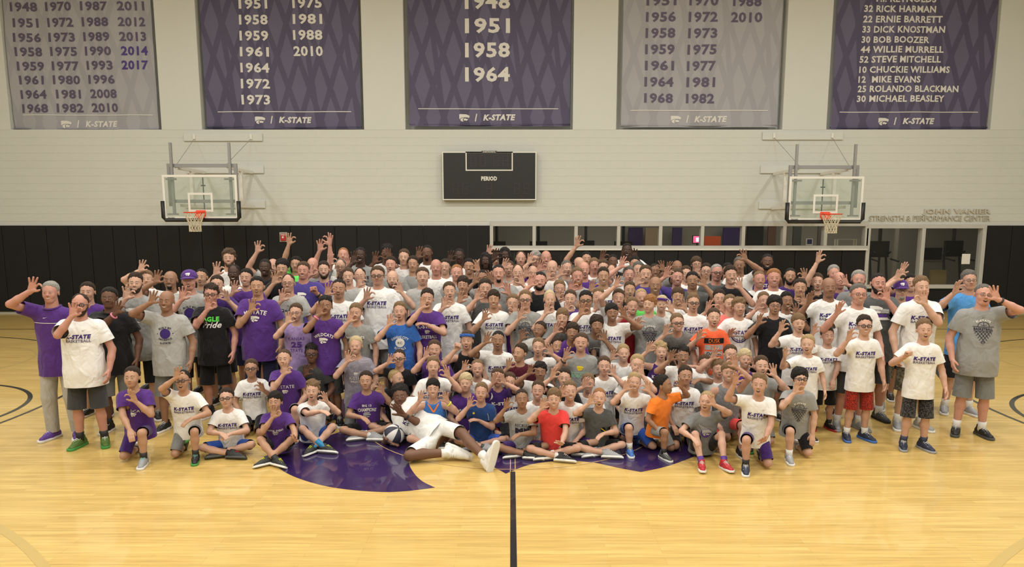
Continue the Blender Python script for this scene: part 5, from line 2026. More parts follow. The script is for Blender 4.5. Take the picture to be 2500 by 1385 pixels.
    if st != '0':
        if 'C' in ex:
            c_ = on_head('cap', capF, cloth('pu'), 1.02)
            p_ = link('peak', CAP_PEAK, c_, [cloth('pu')], obj_slots=True)
            md = p_.modifiers.new('thick', 'SOLIDIFY')
            md.thickness = .03
            V2, T2 = cat2d(.22)
            P3 = np.array([(x, -.455 + .9 * x * x - .0, .33 + z + .0) for x, z in V2])
            P3[:, 1] = [-(max(.02, 1 - (p[0] / .40) ** 2 - ((p[2] - .15) / .43) ** 2)) ** .5 * .5 + .06 for p in P3]
            link('emblem', mesh_from('emblem', P3, [T2], smooth=False), c_, ink('w'))
            on_head('hair', HAIR['z'], hm)
        else:
            on_head('hair', HAIR[st], hm)
            TRI += len(HAIR[st].polygons)
    for e in ex:
        if e in ('B', 'S', 'M') or (len(e) == 2 and e[0] in 'BSM' and e[1] in HAIRC):
            c_ = e[1] if len(e) == 2 else hair[0]
            if e[0] == 'S':
                mm = mat('stubble_' + c_ + sk, tuple(.28 * p + .62 * q for p, q in zip(HAIRC[c_], SKIN[sk])), rough=.7, var=.2, vscale=40)
            else:
                mm = hair_mat(c_)
            on_head('beard', BEARDS[e[0]], mm)
        if e in ('G', 'T'):
            on_head('glasses', GLASSES[e], M_BLACKP if e == 'G' else mat('thin_glasses', (.05, .045, .04), rough=.3, metal=.6))
        if e in ('N', 'n'):
            on_head('headband', HEADBAND, cloth('pu' if e == 'N' else 'ro'), 1.06)
        if e[0] == 'W' and len(e) == 3:
            side = -1 if e[1] == 'a' else 1
            S, E, Wr, Zh, nn, kind = armj[side]
            o = link('wristband', BAND, root, [cloth_shoe({'k': 'k', 'y': 'ye', 'r': 'rd', 'p': 'pk'}[e[2]])], obj_slots=True)
            Zb = nrm(Wr - E)
            Xb = nrm(np.cross(Zb, np.array([.3, 1, .2])))
            Mx = np.eye(4)
            Mx[:3, :3] = np.stack([Xb, np.cross(Zb, Xb), Zb], 1) * w
            Mx[:3, 3] = Wr - Zb * .035 * k - base
            o.matrix_local = Matrix(Mx.tolist())
    return root


SHC = {'k': (.012, .012, .013), 'w': (.72, .72, .70), 'g': (.30, .31, .33), 'dg': (.06, .065, .065), 'pu': (.10, .04, .27), 'nv': (.02, .028, .06), 'bl': (.03, .10, .38), 'gn': (.08, .16, .03), 'ye': (.65, .72, .03), 'rd': (.45, .02, .03), 'te': (.18, .42, .38),
       'tb': (.02, .25, .5), 'pk': (.65, .2, .3), 'gd': (.05, .28, .06), 'og': (.6, .12, .03), 'yl': (.75, .55, .05), 'lb': (.05, .16, .5)}


def cloth_shoe(c):
    return mat('shoe_' + c, SHC[c], rough=.55, bump=.15, bscale=120)

# crown x, crown y, scale or height | pose | skin | hair | shirt | print | bottom | shoes | arms | extras | label
PEOPLE = '''
121 688 216|st|P|gs|pu|po|kh+|pu,w,w|a82,697||collar m=t by=8|grey-haired man in a purple collared shirt and grey trousers, leftmost person
195 718 224|st|P|nh|w|ks|ch|gn,gd,k|a180,757||hv=.9 B G hy=22 by=14 m=c|bearded man in glasses, white lettered shirt and dark grey shorts, hand beside his cheek
212 690 192|st|F|ns|pu||ch|k,w|||m=t|smiling man in purple half hidden behind the bearded man in glasses
265 703 208|st|B|ks|k||mg|k,w,k|a288,752||hv=.7 Wap collar hy=16 by=18 m=c|broad man in a black collared shirt with a pink wristband
330 667 196|st|F|nw|g|wh|k|k,w|a310,716||B m=t|bearded young man in a grey shirt with a white cat head
357 661 166|st|F|ls|w||k|k,w|a348,650||m=c|man with a raised open hand behind the bearded young man in grey
415 662 182|st|T|k0|w||k|k,w|a386,677||hv=.6 M m=t|laughing bald man with a goatee in a plain white shirt
406 711 207|st|T|k0|lg|bs|mg|k,w|a375,727||hv=.5 hy=8 m=t|bald man in a light grey shirt with a purple ball, before the cap wearer
460 662 189|st|P|ls|lg|bs|k|k,w|a447,718||hv=.6 C m=o|man in a purple cap and light grey shirt with a purple ball
491 656 169|st|M|kz|mg||k|k,w|||S m=o|man with cropped black hair right of the purple cap wearer
557 609 160|st|F|wc|w!||k|k,w|a530,657||B m=t|tall young man with wavy brown hair in a white sleeveless shirt
570 647 168|st|D|kh|w||k|k,w|||m=t|smiling dark-skinned man in white just before the tall wavy-haired man
529 673 181|st|F|ns|dp||k|k,w|b552,722||hy=20 m=o|dark-haired man in deep purple looking sideways behind the green-lettered shirt
515 696 194|st|P|nk|k|eg|k|nv,w,k,ye|a509,744||G hv=.5 m=t|laughing man in glasses wearing a black shirt with green and white lettering
600 657 173|st|F|ks|pu||nv|k,w|a573,702||m=t|black-haired man in a plain purple shirt holding one hand up beside him
627 676 192|st|M|ks|pu|kc|nv|k,w|a617,746||S hv=.8 m=o|broad stubbled man in a purple shirt with white block letters and cat
646 633 160|st|D|kz|k|ba|k|k,w|||m=o|dark-skinned man in a black shirt with bold white letters
665 632 152|st|F|n0|lg||k|k,w|a631,604||B m=o|bald bearded man lifting a bent arm high behind the bold lettered black shirt
688 636 166|st|M|ka|k||k|k,w|a672,680||m=c hy=8|young man with tall curly black hair before the lime shirt
722 627 147|st|M|ks|gn||k|k,w|a708,575||m=c|man in a bright lime shirt with one arm straight up
703 669 184|st|F|nh|lg|sm|k|k,w|a690,722||T m=t|man in thin glasses wearing a light grey shirt with a small purple badge
740 640 167|st|P|ws|pb|cat|k|k,w|b766,703f||hv=1 Wbk hy=8 m=t|large brown-haired man in a purple shirt with one white cat emblem
762 630 154|st|P|w0|g||k|k,w|a758,662 b805,584||m=t|bald smiling man with an arm raised above the crowd
789 639 161|st|F|ns|pu|kw|k|k,w|||B m=t|dark-bearded man in purple before the bald smiling man
838 605 141|st|P|rz|w||k|k,w|a783,600 b852,642||hp=8 m=c|ginger-cropped man at the back tilting his head up
831 633 151|st|F|Gh|w||k|k,w|a807,635||T m=o|balding man in thin glasses and white, hand up at shoulder level
880 604 148|st|D|kz|g|gk|k|k,w|a864,630||m=t|very tall dark-skinned man in a grey lettered shirt
945 600 143|st|B|ka|w||k|k,w|a917,630 b949,622||m=c|tall man with a rounded afro partly covering his face with his fingers
849 655 166|st|F|ws|lg||k|k,w|||m=o|short-haired man in plain light grey behind the shouting man in white
878 654 160|st|F|nh|w||k|k,w|a878,687||m=c|balding man in white whose hand covers his nose
828 682 191|st|M|kz|w|ks|k|k,w|a802,708||hv=.5 Wap m=o|crew-cut man in a white lettered shirt shouting, pink wristband
921 651 179|st|F|ws|w|ks|g|k,w|a897,718||G hv=.7 m=c|large man in dark glasses, white lettered shirt and grey shorts
954 627 152|st|P|ns|g||k|k,w|||m=o|dark-haired man in grey right behind the large man in dark glasses
958 661 171|st|F|w0|w|sc|k|k,w|b976,702||B collar m=o|bald man with a full brown beard in a white collared shirt
986 609 149|st|F|ws|w|el|k|k,w|||m=c|tall young man in a white shirt with small purple capitals
1008 626 150|st|M|ns|g||k|k,w|||m=c|dark-haired man with hollow cheeks in grey beside the tall capitals shirt
1043 599 141|st|B|kz|w!|kw|k|k,w|a1023,618||M m=c|tall light-brown man in a white jersey making the sign by his cheek
1031 654 173|st|F|ws|lg||k|k,w|||S hv=.5 m=c|solid man with stubble in an empty light grey shirt, arms down
1064 633 158|st|P|lx|w|ks|k|k,w|||m=c|tall balding man in a white lettered shirt with hollow cheeks
1087 633 151|st|F|ns|w||k|k,w|||m=t|grinning man with brushed-up dark hair right of the tall balding man
1121 607 143|st|D|kz|w!|kw|k|k,w|a1100,628||m=c|tall slim dark-skinned man in a white and purple jersey
1115 646 164|st|P|rz|g||k|k,w|||hv=.4 m=c|round-faced man with thin ginger hair in grey
1144 632 152|st|M|ks|k||k|k,w|b1164,650||m=t|smiling black-haired man in black hiding one cheek with his hand
1185 618 146|st|D|kd|g||k|k,w|||m=c|young man with shoulder-length black locks in grey
1212 618 136|st|F|ws|g||k|k,w|a1195,611||m=c|man at the very back peeking between the two with long locks
1232 605 139|st|D|kd|g||k|k,w|a1210,622||m=t|tall smiling man with long black locks at the back
1130 675 176|st|M|nf|lg!|st|k|k,w|a1124,727||m=c|slim teenager in a pale grey sleeveless shirt with purple letters
1096 689 186|st|F|ws|w|ks|k|k,w|a1085,740||m=o|brown-haired teenager in a white lettered shirt, hand under his chin
1044 707 195|st|F|nw|pu|kb|nv|k,w|a1033,740 b1036,787r||m=o|boy in a purple shirt with one hand laid across his chest
1178 659 165|st|T|kz|g||k|k,w|a1161,680 b1195,676||m=c|crew-cut young man with both hands raised beside his face
1185 683 181|st|F|nw|dg!||k|k,w|a1166,720||hv=.3 m=o|boy with a brown quiff in a dark grey sleeveless shirt
1205 709 189|st|M|nf|w|ks|k|k,w|a1185,769||m=t|wide-eyed smiling boy with straight dark fringe in white
1216 646 173|st|P|kz|g||k|k,w|b1238,705||hv=.9 M m=t|big grinning man with a goatee in a grey shirt
1243 638 150|st|F|ws|g||k|k,w|a1233,645||m=o|brown-haired man with an open hand just behind the big goatee man
1272 614 141|st|F|wh|pu||k|k,w|||m=c|tall brown-haired man in purple at the back left of the grey curls
1307 615 139|st|F|gc|g||k|k,w|a1294,632||T m=c|man with curly grey hair and glasses at the back
1333 613 141|st|P|w0|g||k|k,w|a1318,651||m=t|tall bald pink-faced man at the back in grey
1264 646 166|st|F|wh|w|ks|k|k,w|b1273,682||S m=o|man with receding hair and short beard in white, hand at his mouth
1301 649 156|st|F|lx|w||k|k,w|a1286,665||m=t|laughing balding man in plain white before the grey curls
1319 664 179|st|P|kz|k||k|k,w|a1298,686||hv=.7 B m=t|stocky man with a black beard in a black shirt
1348 636 156|st|F|w0|w|ks|k|k,w|a1338,671||m=c|slim bald man in a white lettered shirt
1383 636 150|st|F|Gz|mg||k|k,w|a1369,662||hy=16 m=o|man with cropped grey hair, open mouth and dark grey shirt
1432 616 139|st|M|ks|g||k|k,w|a1411,591||hp=8 m=c|black-haired man at the back with his right arm thrust high
1415 628 141|st|F|wx|w||k|k,w|||hy=30 m=c|bald man with dark side hair turned in profile
1426 640 156|st|P|w0|pu||k|k,w|||m=o|bald flushed man in purple behind the ginger-bearded man
1409 654 171|st|P|ls|lg||k|k,w|a1394,699||Br m=t|man with a ginger beard in a light grey shirt
1450 631 147|st|P|ls|w||k|k,w|||m=c|sandy-haired man with a lined face near the back
1473 635 151|st|F|ws|g||k|k,w|||m=c|brown-haired man showing only his brow behind the smiling man in white
1497 622 139|st|B|kz|k||k|k,w|a1472,625||m=c|brown-skinned man in black at the back making the sign
1533 594 137|st|D|kz|w||k|k,w|b1549,622||wd=1.3 hr=12 m=t|tallest man, dark-skinned in white, laughing with a hand to his mouth
1550 627 141|st|M|ks|g||k|k,w|||m=c|black-haired man whose mouth is hidden, under the tallest man
1493 646 156|st|F|wh|pu||k|k,w|||m=t|man with thin receding hair in purple beside the smiling young man
1473 654 171|st|M|ns|w|ks|k|k,w|a1446,698||m=t|young man with neat dark hair smiling in a white lettered shirt
1535 651 163|st|P|Gs|w|ks|k|k,w|a1520,642||m=o|man with greying hair in white, mouth open, hand raised
1558 640 149|st|F|Gs|g||k|k,w|||m=c|square-faced man with grey-brown hair in the second row from the back
1577 649 168|st|F|ws|pb||k|k,w|a1557,682||m=t|man with a bright smile in a plain violet shirt
1601 676 176|st|T|k0|w||k|k,w|||hv=.4 S m=t|bald tan man laughing with closed eyes in white
1599 644 146|st|T|nz|g||k|k,w|b1615,650||m=t|thin crew-cut man with a raised hand behind the bald laughing man
1654 636 143|st|T|k0|pu||k|k,w|a1633,652||m=c|bald tan man at the back with shadowed eyes
1655 657 166|st|P|ws|pb|cat|k|k,w|a1629,666||S m=t|smiling stubbled man in a violet shirt with a cat emblem
1675 650 151|st|F|ws|w||k|k,w|||m=c|short-haired man in white next to the violet emblem shirt
1700 628 141|st|F|wf|k||k|k,w|a1701,660||T m=c|young man with thick brown fringe and glasses at the back
1725 644 150|st|F|ns|g||k|k,w|||T m=c|man in glasses behind the closed-eyed man in dark grey
1690 664 173|st|T|ks|dg||k|k,w|b1716,686||m=o|black-haired man with closed eyes in a dark grey shirt, arm up
1751 645 166|st|P|gz|dg||k|k,w|||G hv=.8 S m=o|heavy man with cropped grey hair and black glasses
1777 643 148|st|M|ks|g||k|k,w|||m=c|black-haired man seen only by his brow behind the young man in black
1784 651 171|st|F|nw|k||k|k,w|b1804,692||m=t|young man with swept dark hair in black making a ring with his fingers
1805 628 153|st|T|Gs|w||k|k,w|b1815,624||hy=-18 m=c|stern older man in white with his arm stretched up
1875 620 151|st|B|kz|pu!|kw|k|k,w|||B m=t|tall smiling player in a purple jersey at the back
1855 662 169|st|P|lz|w|ks|k|k,w|||m=t|sandy crew-cut man in white beside the broad grinning man
1890 657 176|st|P|rs|w||k|k,w|||hv=.6 m=t|broad grinning man in a plain white shirt
1931 655 161|st|M|kz|dp||k|k,w|b1962,670||B m=c|man with a trimmed black beard and cropped hair
1954 682 179|st|M|ns|k|ou|k|k,w|b1962,733||m=c|dark-haired man in a black shirt with purple letters
1995 668 169|st|F|ws|k||k|k,w|a1999,628||m=o|man in black stretching one arm far above his head
2036 648 156|st|P|gs|g||k|k,w|||hy=-14 m=c|grey-haired man at the back looking aside
2050 665 166|st|P|w0|pu||k|k,w|b2061,685||m=c|bald man in purple with fingers before his eyes
2024 679 191|st|T|k0|w|ks|ch|k,w|a1979,727||hv=.4 m=c|bald tanned man in a white lettered shirt, bearded face, hand at his side
2098 661 176|st|P|gs|mg|wh|k|k,w|||Bn hv=.6 m=c|grey-haired man with a dark beard in a grey cat shirt
2098 694 206|st|P|Gs|w|ks|ch|g,g,w|a2048,753o||S T hv=.5 m=t|man in thin glasses and white lettered shirt with an open palm
2146 668 196|st|P|kz|dg|bk|ch|dg,k,w|b2163,719||B hv=.8 m=t|big bearded man in a charcoal shirt with purple and white bars
2200 687 186|st|F|ns|w||cm|g,w,w|a2193,673||C T Mg m=c|man in a purple cap and glasses with a white shirt
2223 670 176|st|F|ks|pu||k|k,w|a2205,657o||m=t|man in purple behind the purple cap and glasses
2250 676 206|st|F|lw|w|ks|cm|g,w,w|b2254,728||m=o|young man with swept light hair in a white lettered shirt
2367 661 190|st|F|Gw|sky||k|g,w,w|a2336,702||T m=c|man in glasses wearing a bright blue shirt
2405 694 213|st|P|Gz|g|gb|mg|k,dg,w|b2427,717||hv=.8 Wbk T m=o|crew-cut man in grey shirt and shorts, rightmost person
721 742 1.50|st|F|ws|la|k25|k|k,w|a705,777||T m=o|boy in a lavender shirt with purple number and letters
795 724 202|st|T|kw|pu|wc|ch|k,w|a781,756||Wap hv=.3 m=c|boy with swept black hair in a purple arched-letter shirt
868 742 1.52|st|F|lw|g|jd|dp|k,w|a855,774||m=c|boy in a grey shirt with white and black block letters
975 738 200|st|F|ls|ro|kcr|nv|k,w|a953,782||m=o|boy in a royal blue shirt with a round white badge
867 822 1.50|kn|F|Ys|mt|mo|mg+|k,w|a851,872||m=t|very blond boy in a mottled grey shirt
761 843 1.46|kb|B|kk|ch|ch|ch|k,w|a748,905||G m=c hv=.3|boy with curly black hair and glasses kneeling in charcoal
692 854 1.46|ka|F|wz|pu|ko|mg|k,w|a696,902||m=c|cropped-haired boy kneeling in a purple shirt with outlined letters
974 854 1.31|kn|F|nz|k||k|bl,w|a954,877||G m=c|boy in black with glasses raising a spread hand
1149 771 1.40|bd|F|Ys|w|ks|k|k,w|||m=t|blond boy bending forward in white above the blue headband
1140 809 1.56|kn|F|ws|k!|ua|k|k,w|a1117,842f||n m=o|shouting boy in a blue headband and black tank top
1217 809 1.56|kn|T|kz|w|ks|k|k,w|a1190,826||m=o|crew-cut boy in white with his bent arm out to the side
1060 832 1.44|kn|F|ws|pu||pu|k,w|a1042,862||m=t|boy in a plain purple shirt grinning behind his hand
1252 720 186|st|F|ls|pu|lo|nv|k,w|b1258,757||hv=.3 m=c|round-faced boy in purple with white letters, arms crossed
1282 710 191|st|F|ls|g|gb|k|k,w|a1271,767||G m=c|boy in black-rimmed glasses and grey net-print shirt
1342 709 189|st|F|Yz|w|ks|k|k,w|a1335,755||m=o|boy with shaved blond hair in a white lettered shirt
1367 685 175|st|F|lw|w|ks|k|k,w|a1362,722||m=o|light-haired teenager in white behind the shaved blond boy
1393 709 182|st|F|ws|pu|kw|k|k,w|a1383,751||m=t|smiling boy in purple left of the black-glasses boy
1430 712 193|st|M|kw|w|ks|k|k,w|a1420,757||G hv=.3 m=c|boy with black quiff and thick black glasses in white
1462 704 183|st|F|ls|w||k|k,w|a1457,745||m=c|fair-skinned boy in white with a hand below his lips
1511 707 187|st|F|ws|w||k|k,w|a1507,689||m=t|boy with short brown hair holding his arm above his head
1538 688 173|st|M|ws|k||k|k,w|||m=o|olive-skinned boy in black with a wide open mouth
1565 705 184|st|F|yz|gn||k|k,w|||m=t|blond boy in a light green shirt
1544 727 189|st|F|ls|dr|rk|dr|k,w|a1523,763||m=t|smiling boy in a dark red shirt
1588 721 193|st|F|rf|g|gb|k|k,w|a1557,788||hy=-30 m=c|ginger boy with a thick fringe glancing aside in grey
1618 722 186|st|F|Ys|w||k|k,w|b1637,750||N hr=8 m=t|boy wearing a purple headband and white shirt
1656 703 179|st|M|wf|w|ks|k|k,w|b1670,745||m=t|boy with floppy brown hair in white above the bending boy
1694 718 191|st|F|lw|w|ks|k|k,w|||G m=o|blond boy in black glasses standing in a white lettered shirt
1654 767 1.58|bd|F|ls|mg|us|k|k,w|a1627,806||G m=t|boy in black glasses bending forward in a slate shirt
1756 708 183|st|F|nw|w||k|k,w|a1730,749 b1764,749||m=c|dark-haired boy in white showing both hands
1782 720 189|st|F|ls|co||k|k,w|||m=c|fair boy in a coral pink shirt
1744 754 1.46|st|F|ws|dk|du|mg|k,w|a1708,817||m=o|boy in an orange shirt with black and grey bars
1805 728 193|st|F|lc|w|sb|k|k,w|a1784,812||m=c|boy with wavy hair in a white shirt with a large ball print
1865 713 179|st|F|ls|w||k|k,w|a1851,744||m=c|serious boy in white with his hand before his chin, behind the black shirt
1893 724 196|st|M|km|k||ch|k,w|a1855,780||T m=o|boy with a black bowl cut and glasses in a long black shirt
1922 714 186|st|T|kw|w||k|k,w|b1942,757||m=t|dark-haired boy smiling through a finger ring, in white
1950 767 208|st|F|lf|w|ks|k|k,w|a1909,797||m=o|sandy-haired boy in white raising a curled hand at shoulder height
1972 819 217|st|F|ys|w|ks|k|k,w|a1917,861||hy=-30 m=o|small blond boy in white looking sideways
2020 799 206|st|F|ws|w|ks|k|k,rd,k|a1989,803 b2033,938r||hy=-8 m=c|small brown-haired boy in a pulled white shirt and black shorts
2112 772 217|st|F|nw|w|ks|rp|nv,lb,w|a2075,818||G hy=-14 m=t|boy in thick black glasses, white shirt and red speckled shorts
2258 781 227|st|F|lw|w|ks|kp|nv,g,nv|a2217,860f||m=o|boy in a white lettered shirt and black patterned shorts, arm across
1374 755 1.64|bd|F|lf|mg||k|k,w|a1358,802||m=t|light-haired boy leaning forward in plain grey
1458 772 1.55|bd|T|nm|mg|gb|k|k,w|b1474,820||m=c|boy with a mop of dark hair leaning in a slate net-print shirt
1399 790 1.48|bd|T|nf|pu||k|k,w|||m=o|open-mouthed dark-haired boy leaning forward in purple
1493 742 1.50|st|T|kf|w|ks|k|k,w|b1521,764||m=t|boy with straight black fringe standing in white
1317 785 1.45|bd|T|nz|w|ks|k|k,w|a1276,817||hy=-28 m=c|crew-cut boy in white bending with eyes lowered
1270 840 1.40|kn|M|ns|ma|ft|k|k,w|a1243,888||hy=-35 m=c|boy in a maroon shirt looking away
1315 826 1.46|kn|F|ls|w||k|k,w|b1341,854||m=o|light-haired boy in plain white making a ring with his left hand
1364 824 1.44|kn|M|ns|w||k|k,w|||m=t|dark-haired boy half hidden left of the grey cat-crest shirt
1420 814 1.56|kn|F|ws|g|bo|k|k,w|a1384,864||Wak hv=.3 m=t|laughing boy in a grey shirt with a yellow crest and green letters
1522 842 1.33|kn|F|ys|w|lo|k|k,w|a1497,868||m=t|smiling blond boy in white under the dark red shirt
1475 872 1.42|sz|F|ws|w|ks|mg|k,w|b1496,905||m=c|calm brown-haired boy in white with his hand at his ear
1557 867 1.50|sz|F|ys|w||k|k,w|b1564,904||m=t|grinning boy with neat blond hair and a hand at his chin
1614 837 1.40|kn|F|yk|dp!|kw|k|k,w|a1585,848||m=o|blond boy in a purple jersey waving at shoulder height
1667 847 1.40|kn|T|kk|w|ks|k|k,w|a1641,869 b1712,920r@.2||m=t|beaming spiky-haired boy in white with an arm around the ball
1722 868 1.42|sz|F|ws|g||k|k,w|a1700,884r@.1||m=c|boy in grey with his hand to his ear
1784 843 1.38|kn|F|ws|w||k|k,w|b1791,877||m=c|brown-haired boy in white half behind a raised arm
1820 854 1.38|kn|F|Yf|pu!|n2|k|k,w|b1842,887||m=t|white-blond boy in a purple jersey over white
1860 870 1.45|kb|F|ws|g||mg|k,gd,gd|b1887,905||m=o|brown-haired boy in grey with green socks crouching at the edge
1753 878 1.40|sz|F|lf|w|ks|bl|k,w|a1744,866||m=o|boy with soft light hair in white, arm straight up
1781 886 1.40|ka|F|lf|hd!||rd|k,w|b1792,884||hy=-14 m=t|boy in a heather sleeveless top and red shorts
1675 895 1.38|sz|M|ns|w|ks|k|k,w|||m=c|dark-haired boy in white behind the orange shirt
1855 914 1.38|kb|F|lw|w|ks|dp|nv,w,k|a1797,924 b1857,1098o@.4||hy=-24 m=o|blond boy kneeling at the edge in white and purple shorts, hand on the floor
1727 956 1.30|su|F|yz|mg|sg|k|rd,w,pu|b1737,978 a1690,1070r@.45||hy=-24 m=o|blond boy in red shoes sitting with his knees apart
1621 917 1.22|kb|T|ks|or||g|dg,w,k|b1660,935||hy=60 by=28 m=o|boy in an orange shirt turned sideways
1550 911 1.34|cr|F|ys|w|ks|bl|lb,w,w,yl|a1530,941 b1580,944||m=t|blond boy in white and blue shorts with both hands up
1464 949 1.27|cc|F|rz|dg|ng|k|g,w,g|a1443,976 b1470,1062r@.3||m=o|ginger boy sitting cross-legged in dark grey
1354 951 1.30|cc|F|lf|rd||k|k,w,w|a1326,986 b1366,1098o@.6||m=t|boy in a red shirt sitting cross-legged, fingers on the floor
1273 951 1.27|cc|T|nz|lg|rm|dp|k,w,k|a1238,986 b1263,1062r@.35||m=c|tan boy cross-legged in a light grey shirt with big letters
1176 936 1.30|cc|F|ls|nb|nb|bl|g,dg,dg|a1148,982 b1160,1024r@.16||m=c|boy in a navy shirt and blue shorts sitting cross-legged
1136 913 1.38|cc|F|Yf|pu|lo|k|k,w|||m=c|white-blond boy in a purple vest over white sleeves
1165 878 1.36|sz|F|lz|w||k|k,w|a1136,894||m=t|smiling boy with shaved hair in white, hand out at his shoulder
1214 901 1.26|sz|F|ws|dp|lo|k|k,w|b1226,926||m=c|boy hidden behind two hands, in dark purple
1245 911 1.38|cc|F|ws|w|ks|rd|k,w|a1209,924||m=o|shouting boy in white and red shorts, arm bent up
1319 886 1.34|sz|T|kc|w||k|k,w|a1296,903||m=c|boy with curly black hair in white
1315 931 1.34|cc|F|ws|w|ks|k|k,w|||m=t|brown-haired boy beaming between the red and light grey shirts
1379 901 1.32|sz|F|ns|k||k|k,w|a1352,912||m=t|dark-haired boy in black above the red shirt, hand raised
1391 932 1.38|cc|F|ls|w|ks|dp|k,w|a1372,957||m=t|smiling boy in white beside the red shirt
1436 914 1.36|cc|F|ls|w|ks|k|k,w|a1431,935||m=t|boy in white whose ringed fingers frame one eye
1057 872 1.47|sz|F|ls|w|ks|k|k,w|b1090,908||m=c|light-haired boy in white above the blue jersey
1057 927 1.34|cc|F|kf|okc!|ok|k|k,w|a1028,968 b1088,970||Wby m=t|boy in a blue and orange basketball jersey baring his teeth
968 903 1.38|cc|F|yz|k||k|k,w|||hy=55 m=o|blond crew-cut boy in profile behind the reclining man
892 908 1.38|cc|M|ns|pu|b12|k|g,w,w|b930,948 a887,1022r@.3||m=c|dark-haired boy cross-legged in purple with white arched letters
762 932 1.32|sx|F|lk|w||bl|k,w,tb,ye|b793,970 a790,1000r@.35||hs by=24 hy=8 m=o|boy with blue socks sitting in white with hugged knees
670 958 1.27|sx|M|kf|pu|ry|k|k,w,k,ye|a669,1008 b724,1080o@.55||m=c|black-haired boy in purple sitting on the floor with crossed shins
612 878 1.36|sz|M|ws|w|ks|k|k,w|b638,944||G m=c by=10|boy in glasses kneeling upright in white, right of the cross-legged one
551 949 1.28|cc|F|ns|w|ks|bl|k,dg,k,rd|a541,1060r@.35 b556,1062r@.35||G m=c|boy in glasses sitting cross-legged in white and blue shorts
444 905 1.34|ka|M|kz|w|ks|mg|k,gd,k,te|a434,912 b463,1026r@.35||G m=o|boy in glasses on one knee in white with green shoes
320 897 1.42|ka|M|ns|pu|wo|dp|g,w,k,te|b325,968 a325,1074r@.4||m=c by=8|boy in purple shirt and shorts kneeling at the front
1955 901 1.36|kb|F|km|g|gb|k|g,w,w|a1944,947 b1985,1080r@.1||G m=c|boy with shaggy black hair and glasses kneeling in a grey net-print shirt
'''
# a sleeveless mark in the arms or extras columns is written inline; empty columns stay empty
for ln in PEOPLE.strip().splitlines():
    c = ln.split('|')
    # columns: 0 place 1 pose 2 skin 3 hair 4 shirt 5 print 6 bottom 7 shoes 8 arms 9 (spare) 10 extras 11 label
    if len(c) == 12:
        c = c[:9] + [c[10], c[11]]
    person('|'.join(c))


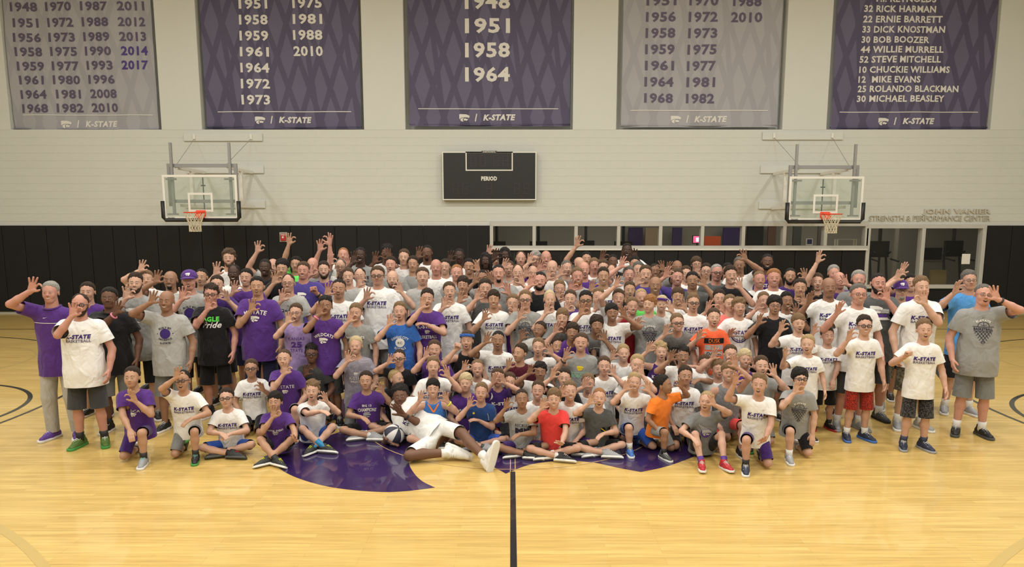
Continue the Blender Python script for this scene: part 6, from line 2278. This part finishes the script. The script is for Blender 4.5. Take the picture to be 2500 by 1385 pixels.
def reclining_player():
    """the man lying on the emblem, propped on one elbow"""
    k, w, hh = 1.06, 1.03, .252
    P = at_z(1062, 1058, .17)
    U = nrm((-.50, .42, .74))
    Rt = nrm(np.array([.80, .05, .50]) - U * float(np.dot(U, (.80, .05, .50))))
    Fw = np.cross(Rt, U)
    N = P + U * .60 * k
    headup = nrm((-.12, .15, 1.0))
    top = at_y(974, 941, N[1] + .05)
    HC = top - headup * hh * .52
    N = HC - headup * hh * .55 - np.array([-.03, .0, .03])
    U = nrm(N - P)
    N = P + U * min(.66, np.linalg.norm(N - P))
    Rt = nrm(Rt - U * float(Rt @ U))
    Fw = np.cross(Rt, U)
    hy = math.radians(6)
    pit = .2
    Fh = np.array([math.sin(hy) * math.cos(pit), -math.cos(hy) * math.cos(pit), math.sin(pit)])
    Uh = nrm(headup - (headup @ Fh) * Fh)
    RM = np.stack([np.cross(Uh, -Fh), -Fh, Uh], 1)
    armj = {}
    l1, l2 = .30 * k, .26 * k
    Sa = N - U * .10 * k - Rt * .18 * w
    Wa = at_z(944, 1072, .10) + np.array([-.02, .03, 0])
    E, Wa = ik(Sa, Wa, l1, l2, np.array([-.3, .6, -.6]))
    armj[-1] = (Sa, E, Wa, nrm((.55, -.35, -.25)), nrm((.7, -.1, .6)), 'o')
    Sb = N - U * .10 * k + Rt * .18 * w
    hb = at_y(966, 1010, Sb[1] - .34)
    E, Wb = ik(Sb, hb + np.array([.09, 0, -.02]), l1, l2, np.array([.7, -.3, -.9]))
    armj[1] = (Sb, E, Wb, nrm(nrm(Wb - E) + np.array([0, 0, .5])), nrm((-.5, -.8, .2)), 'o')
    hipa, hipb = P - Rt * .07 + np.array([0, -.03, -.02]), P + Rt * .09
    hipa = hipa + np.array([0, -.06, 0])
    ka, aa = ik(hipa, at_z(1102, 1106, .085), .45, .45, np.array([-1.0, -1.0, -.2]))
    ka[2] = max(ka[2], .085)
    kb, ab = ik(hipb, at_z(1190, 1124, .10), .48, .47, np.array([.1, -.25, 1.0]))
    legs = [(hipa, ka, aa, nrm((.75, -.35, -.25))), (hipb, kb, ab, nrm((.25, .15, 1.0)))]
    L = dict(P=P, N=N, HC=HC, U=U, Rt=Rt, Fw=Fw, Rt0=np.array([1.0, 0, 0]), Fw0=np.array([0, -1.0, 0]), k=k, w=w, hv=0, hh=hh, cb=.0145, hi=True, RM=RM, hs=np.array([.97, 1, 1]) * hh, armj=armj, legs=legs, sk='B', hair='ka',
             shirt='w', prt='st', bottom='wh', shoes='w,w,w', ex=['Wbk', 'Sk'], opt={'m': 'c'}, rnd=random.Random(5), child=False, pose='lie',
             label='man in white shirt and shorts reclining on the floor emblem with a two-tone ball')
    return build_person(L)


reclining_player()


# ---- basketballs
def ball(pos, r, kind, label, rot):
    root = empty('basketball', tuple(pos))
    root.rotation_euler = rot
    nu, nv = 32, 20
    V, Q, mi = [], [], []
    for j in range(nv + 1):
        for i in range(nu):
            a, b = 2 * PI * i / nu, PI * j / nv
            V.append((r * math.sin(b) * math.cos(a), r * math.sin(b) * math.sin(a), r * math.cos(b)))
    for j in range(nv):
        for i in range(nu):
            Q.append((j * nu + i, (j + 1) * nu + i, (j + 1) * nu + (i + 1) % nu, j * nu + (i + 1) % nu))
            mi.append((i * 8 // nu + (0 if j < nv // 2 else 1)) % 2 if kind == 'two' else 0)
    ms = [mat('ball_navy', (.03, .03, .06), rough=.5, bump=.3, bscale=300), mat('ball_white', (.70, .70, .70), rough=.5, bump=.3, bscale=300)] if kind == 'two' else [mat('ball_orange', (.42, .12, .04), rough=.6, bump=.3, bscale=300)]
    link('cover', mesh_from('cover', V, [Q], [mi]), root, ms)
    s = MB()
    for n_ in range(4 if kind == 'two' else 2):
        a = PI * n_ / (4 if kind == 'two' else 2)
        s.tube([(r * 1.001 * math.sin(t) * math.cos(a), r * 1.001 * math.sin(t) * math.sin(a), r * 1.001 * math.cos(t)) for t in np.linspace(0, 2 * PI, 37)[:-1]], r * .014, 4, closed=True)
    s.tube([(r * 1.001 * math.cos(t), r * 1.001 * math.sin(t), 0) for t in np.linspace(0, 2 * PI, 37)[:-1]], r * .014, 4, closed=True)
    s.build('seam', mat('ball_seam', (.015, .013, .013), rough=.6), root)
    tag(root, label, 'basketball')


ball(at_z(962, 1062, .122), .12, 'two', 'dark blue and white basketball on the floor beside the reclining man', (.5, .5, .2))
ball(at_z(1706, 937, .42), .12, 'one', 'orange basketball held among the kneeling boys', (.6, .3, .3))
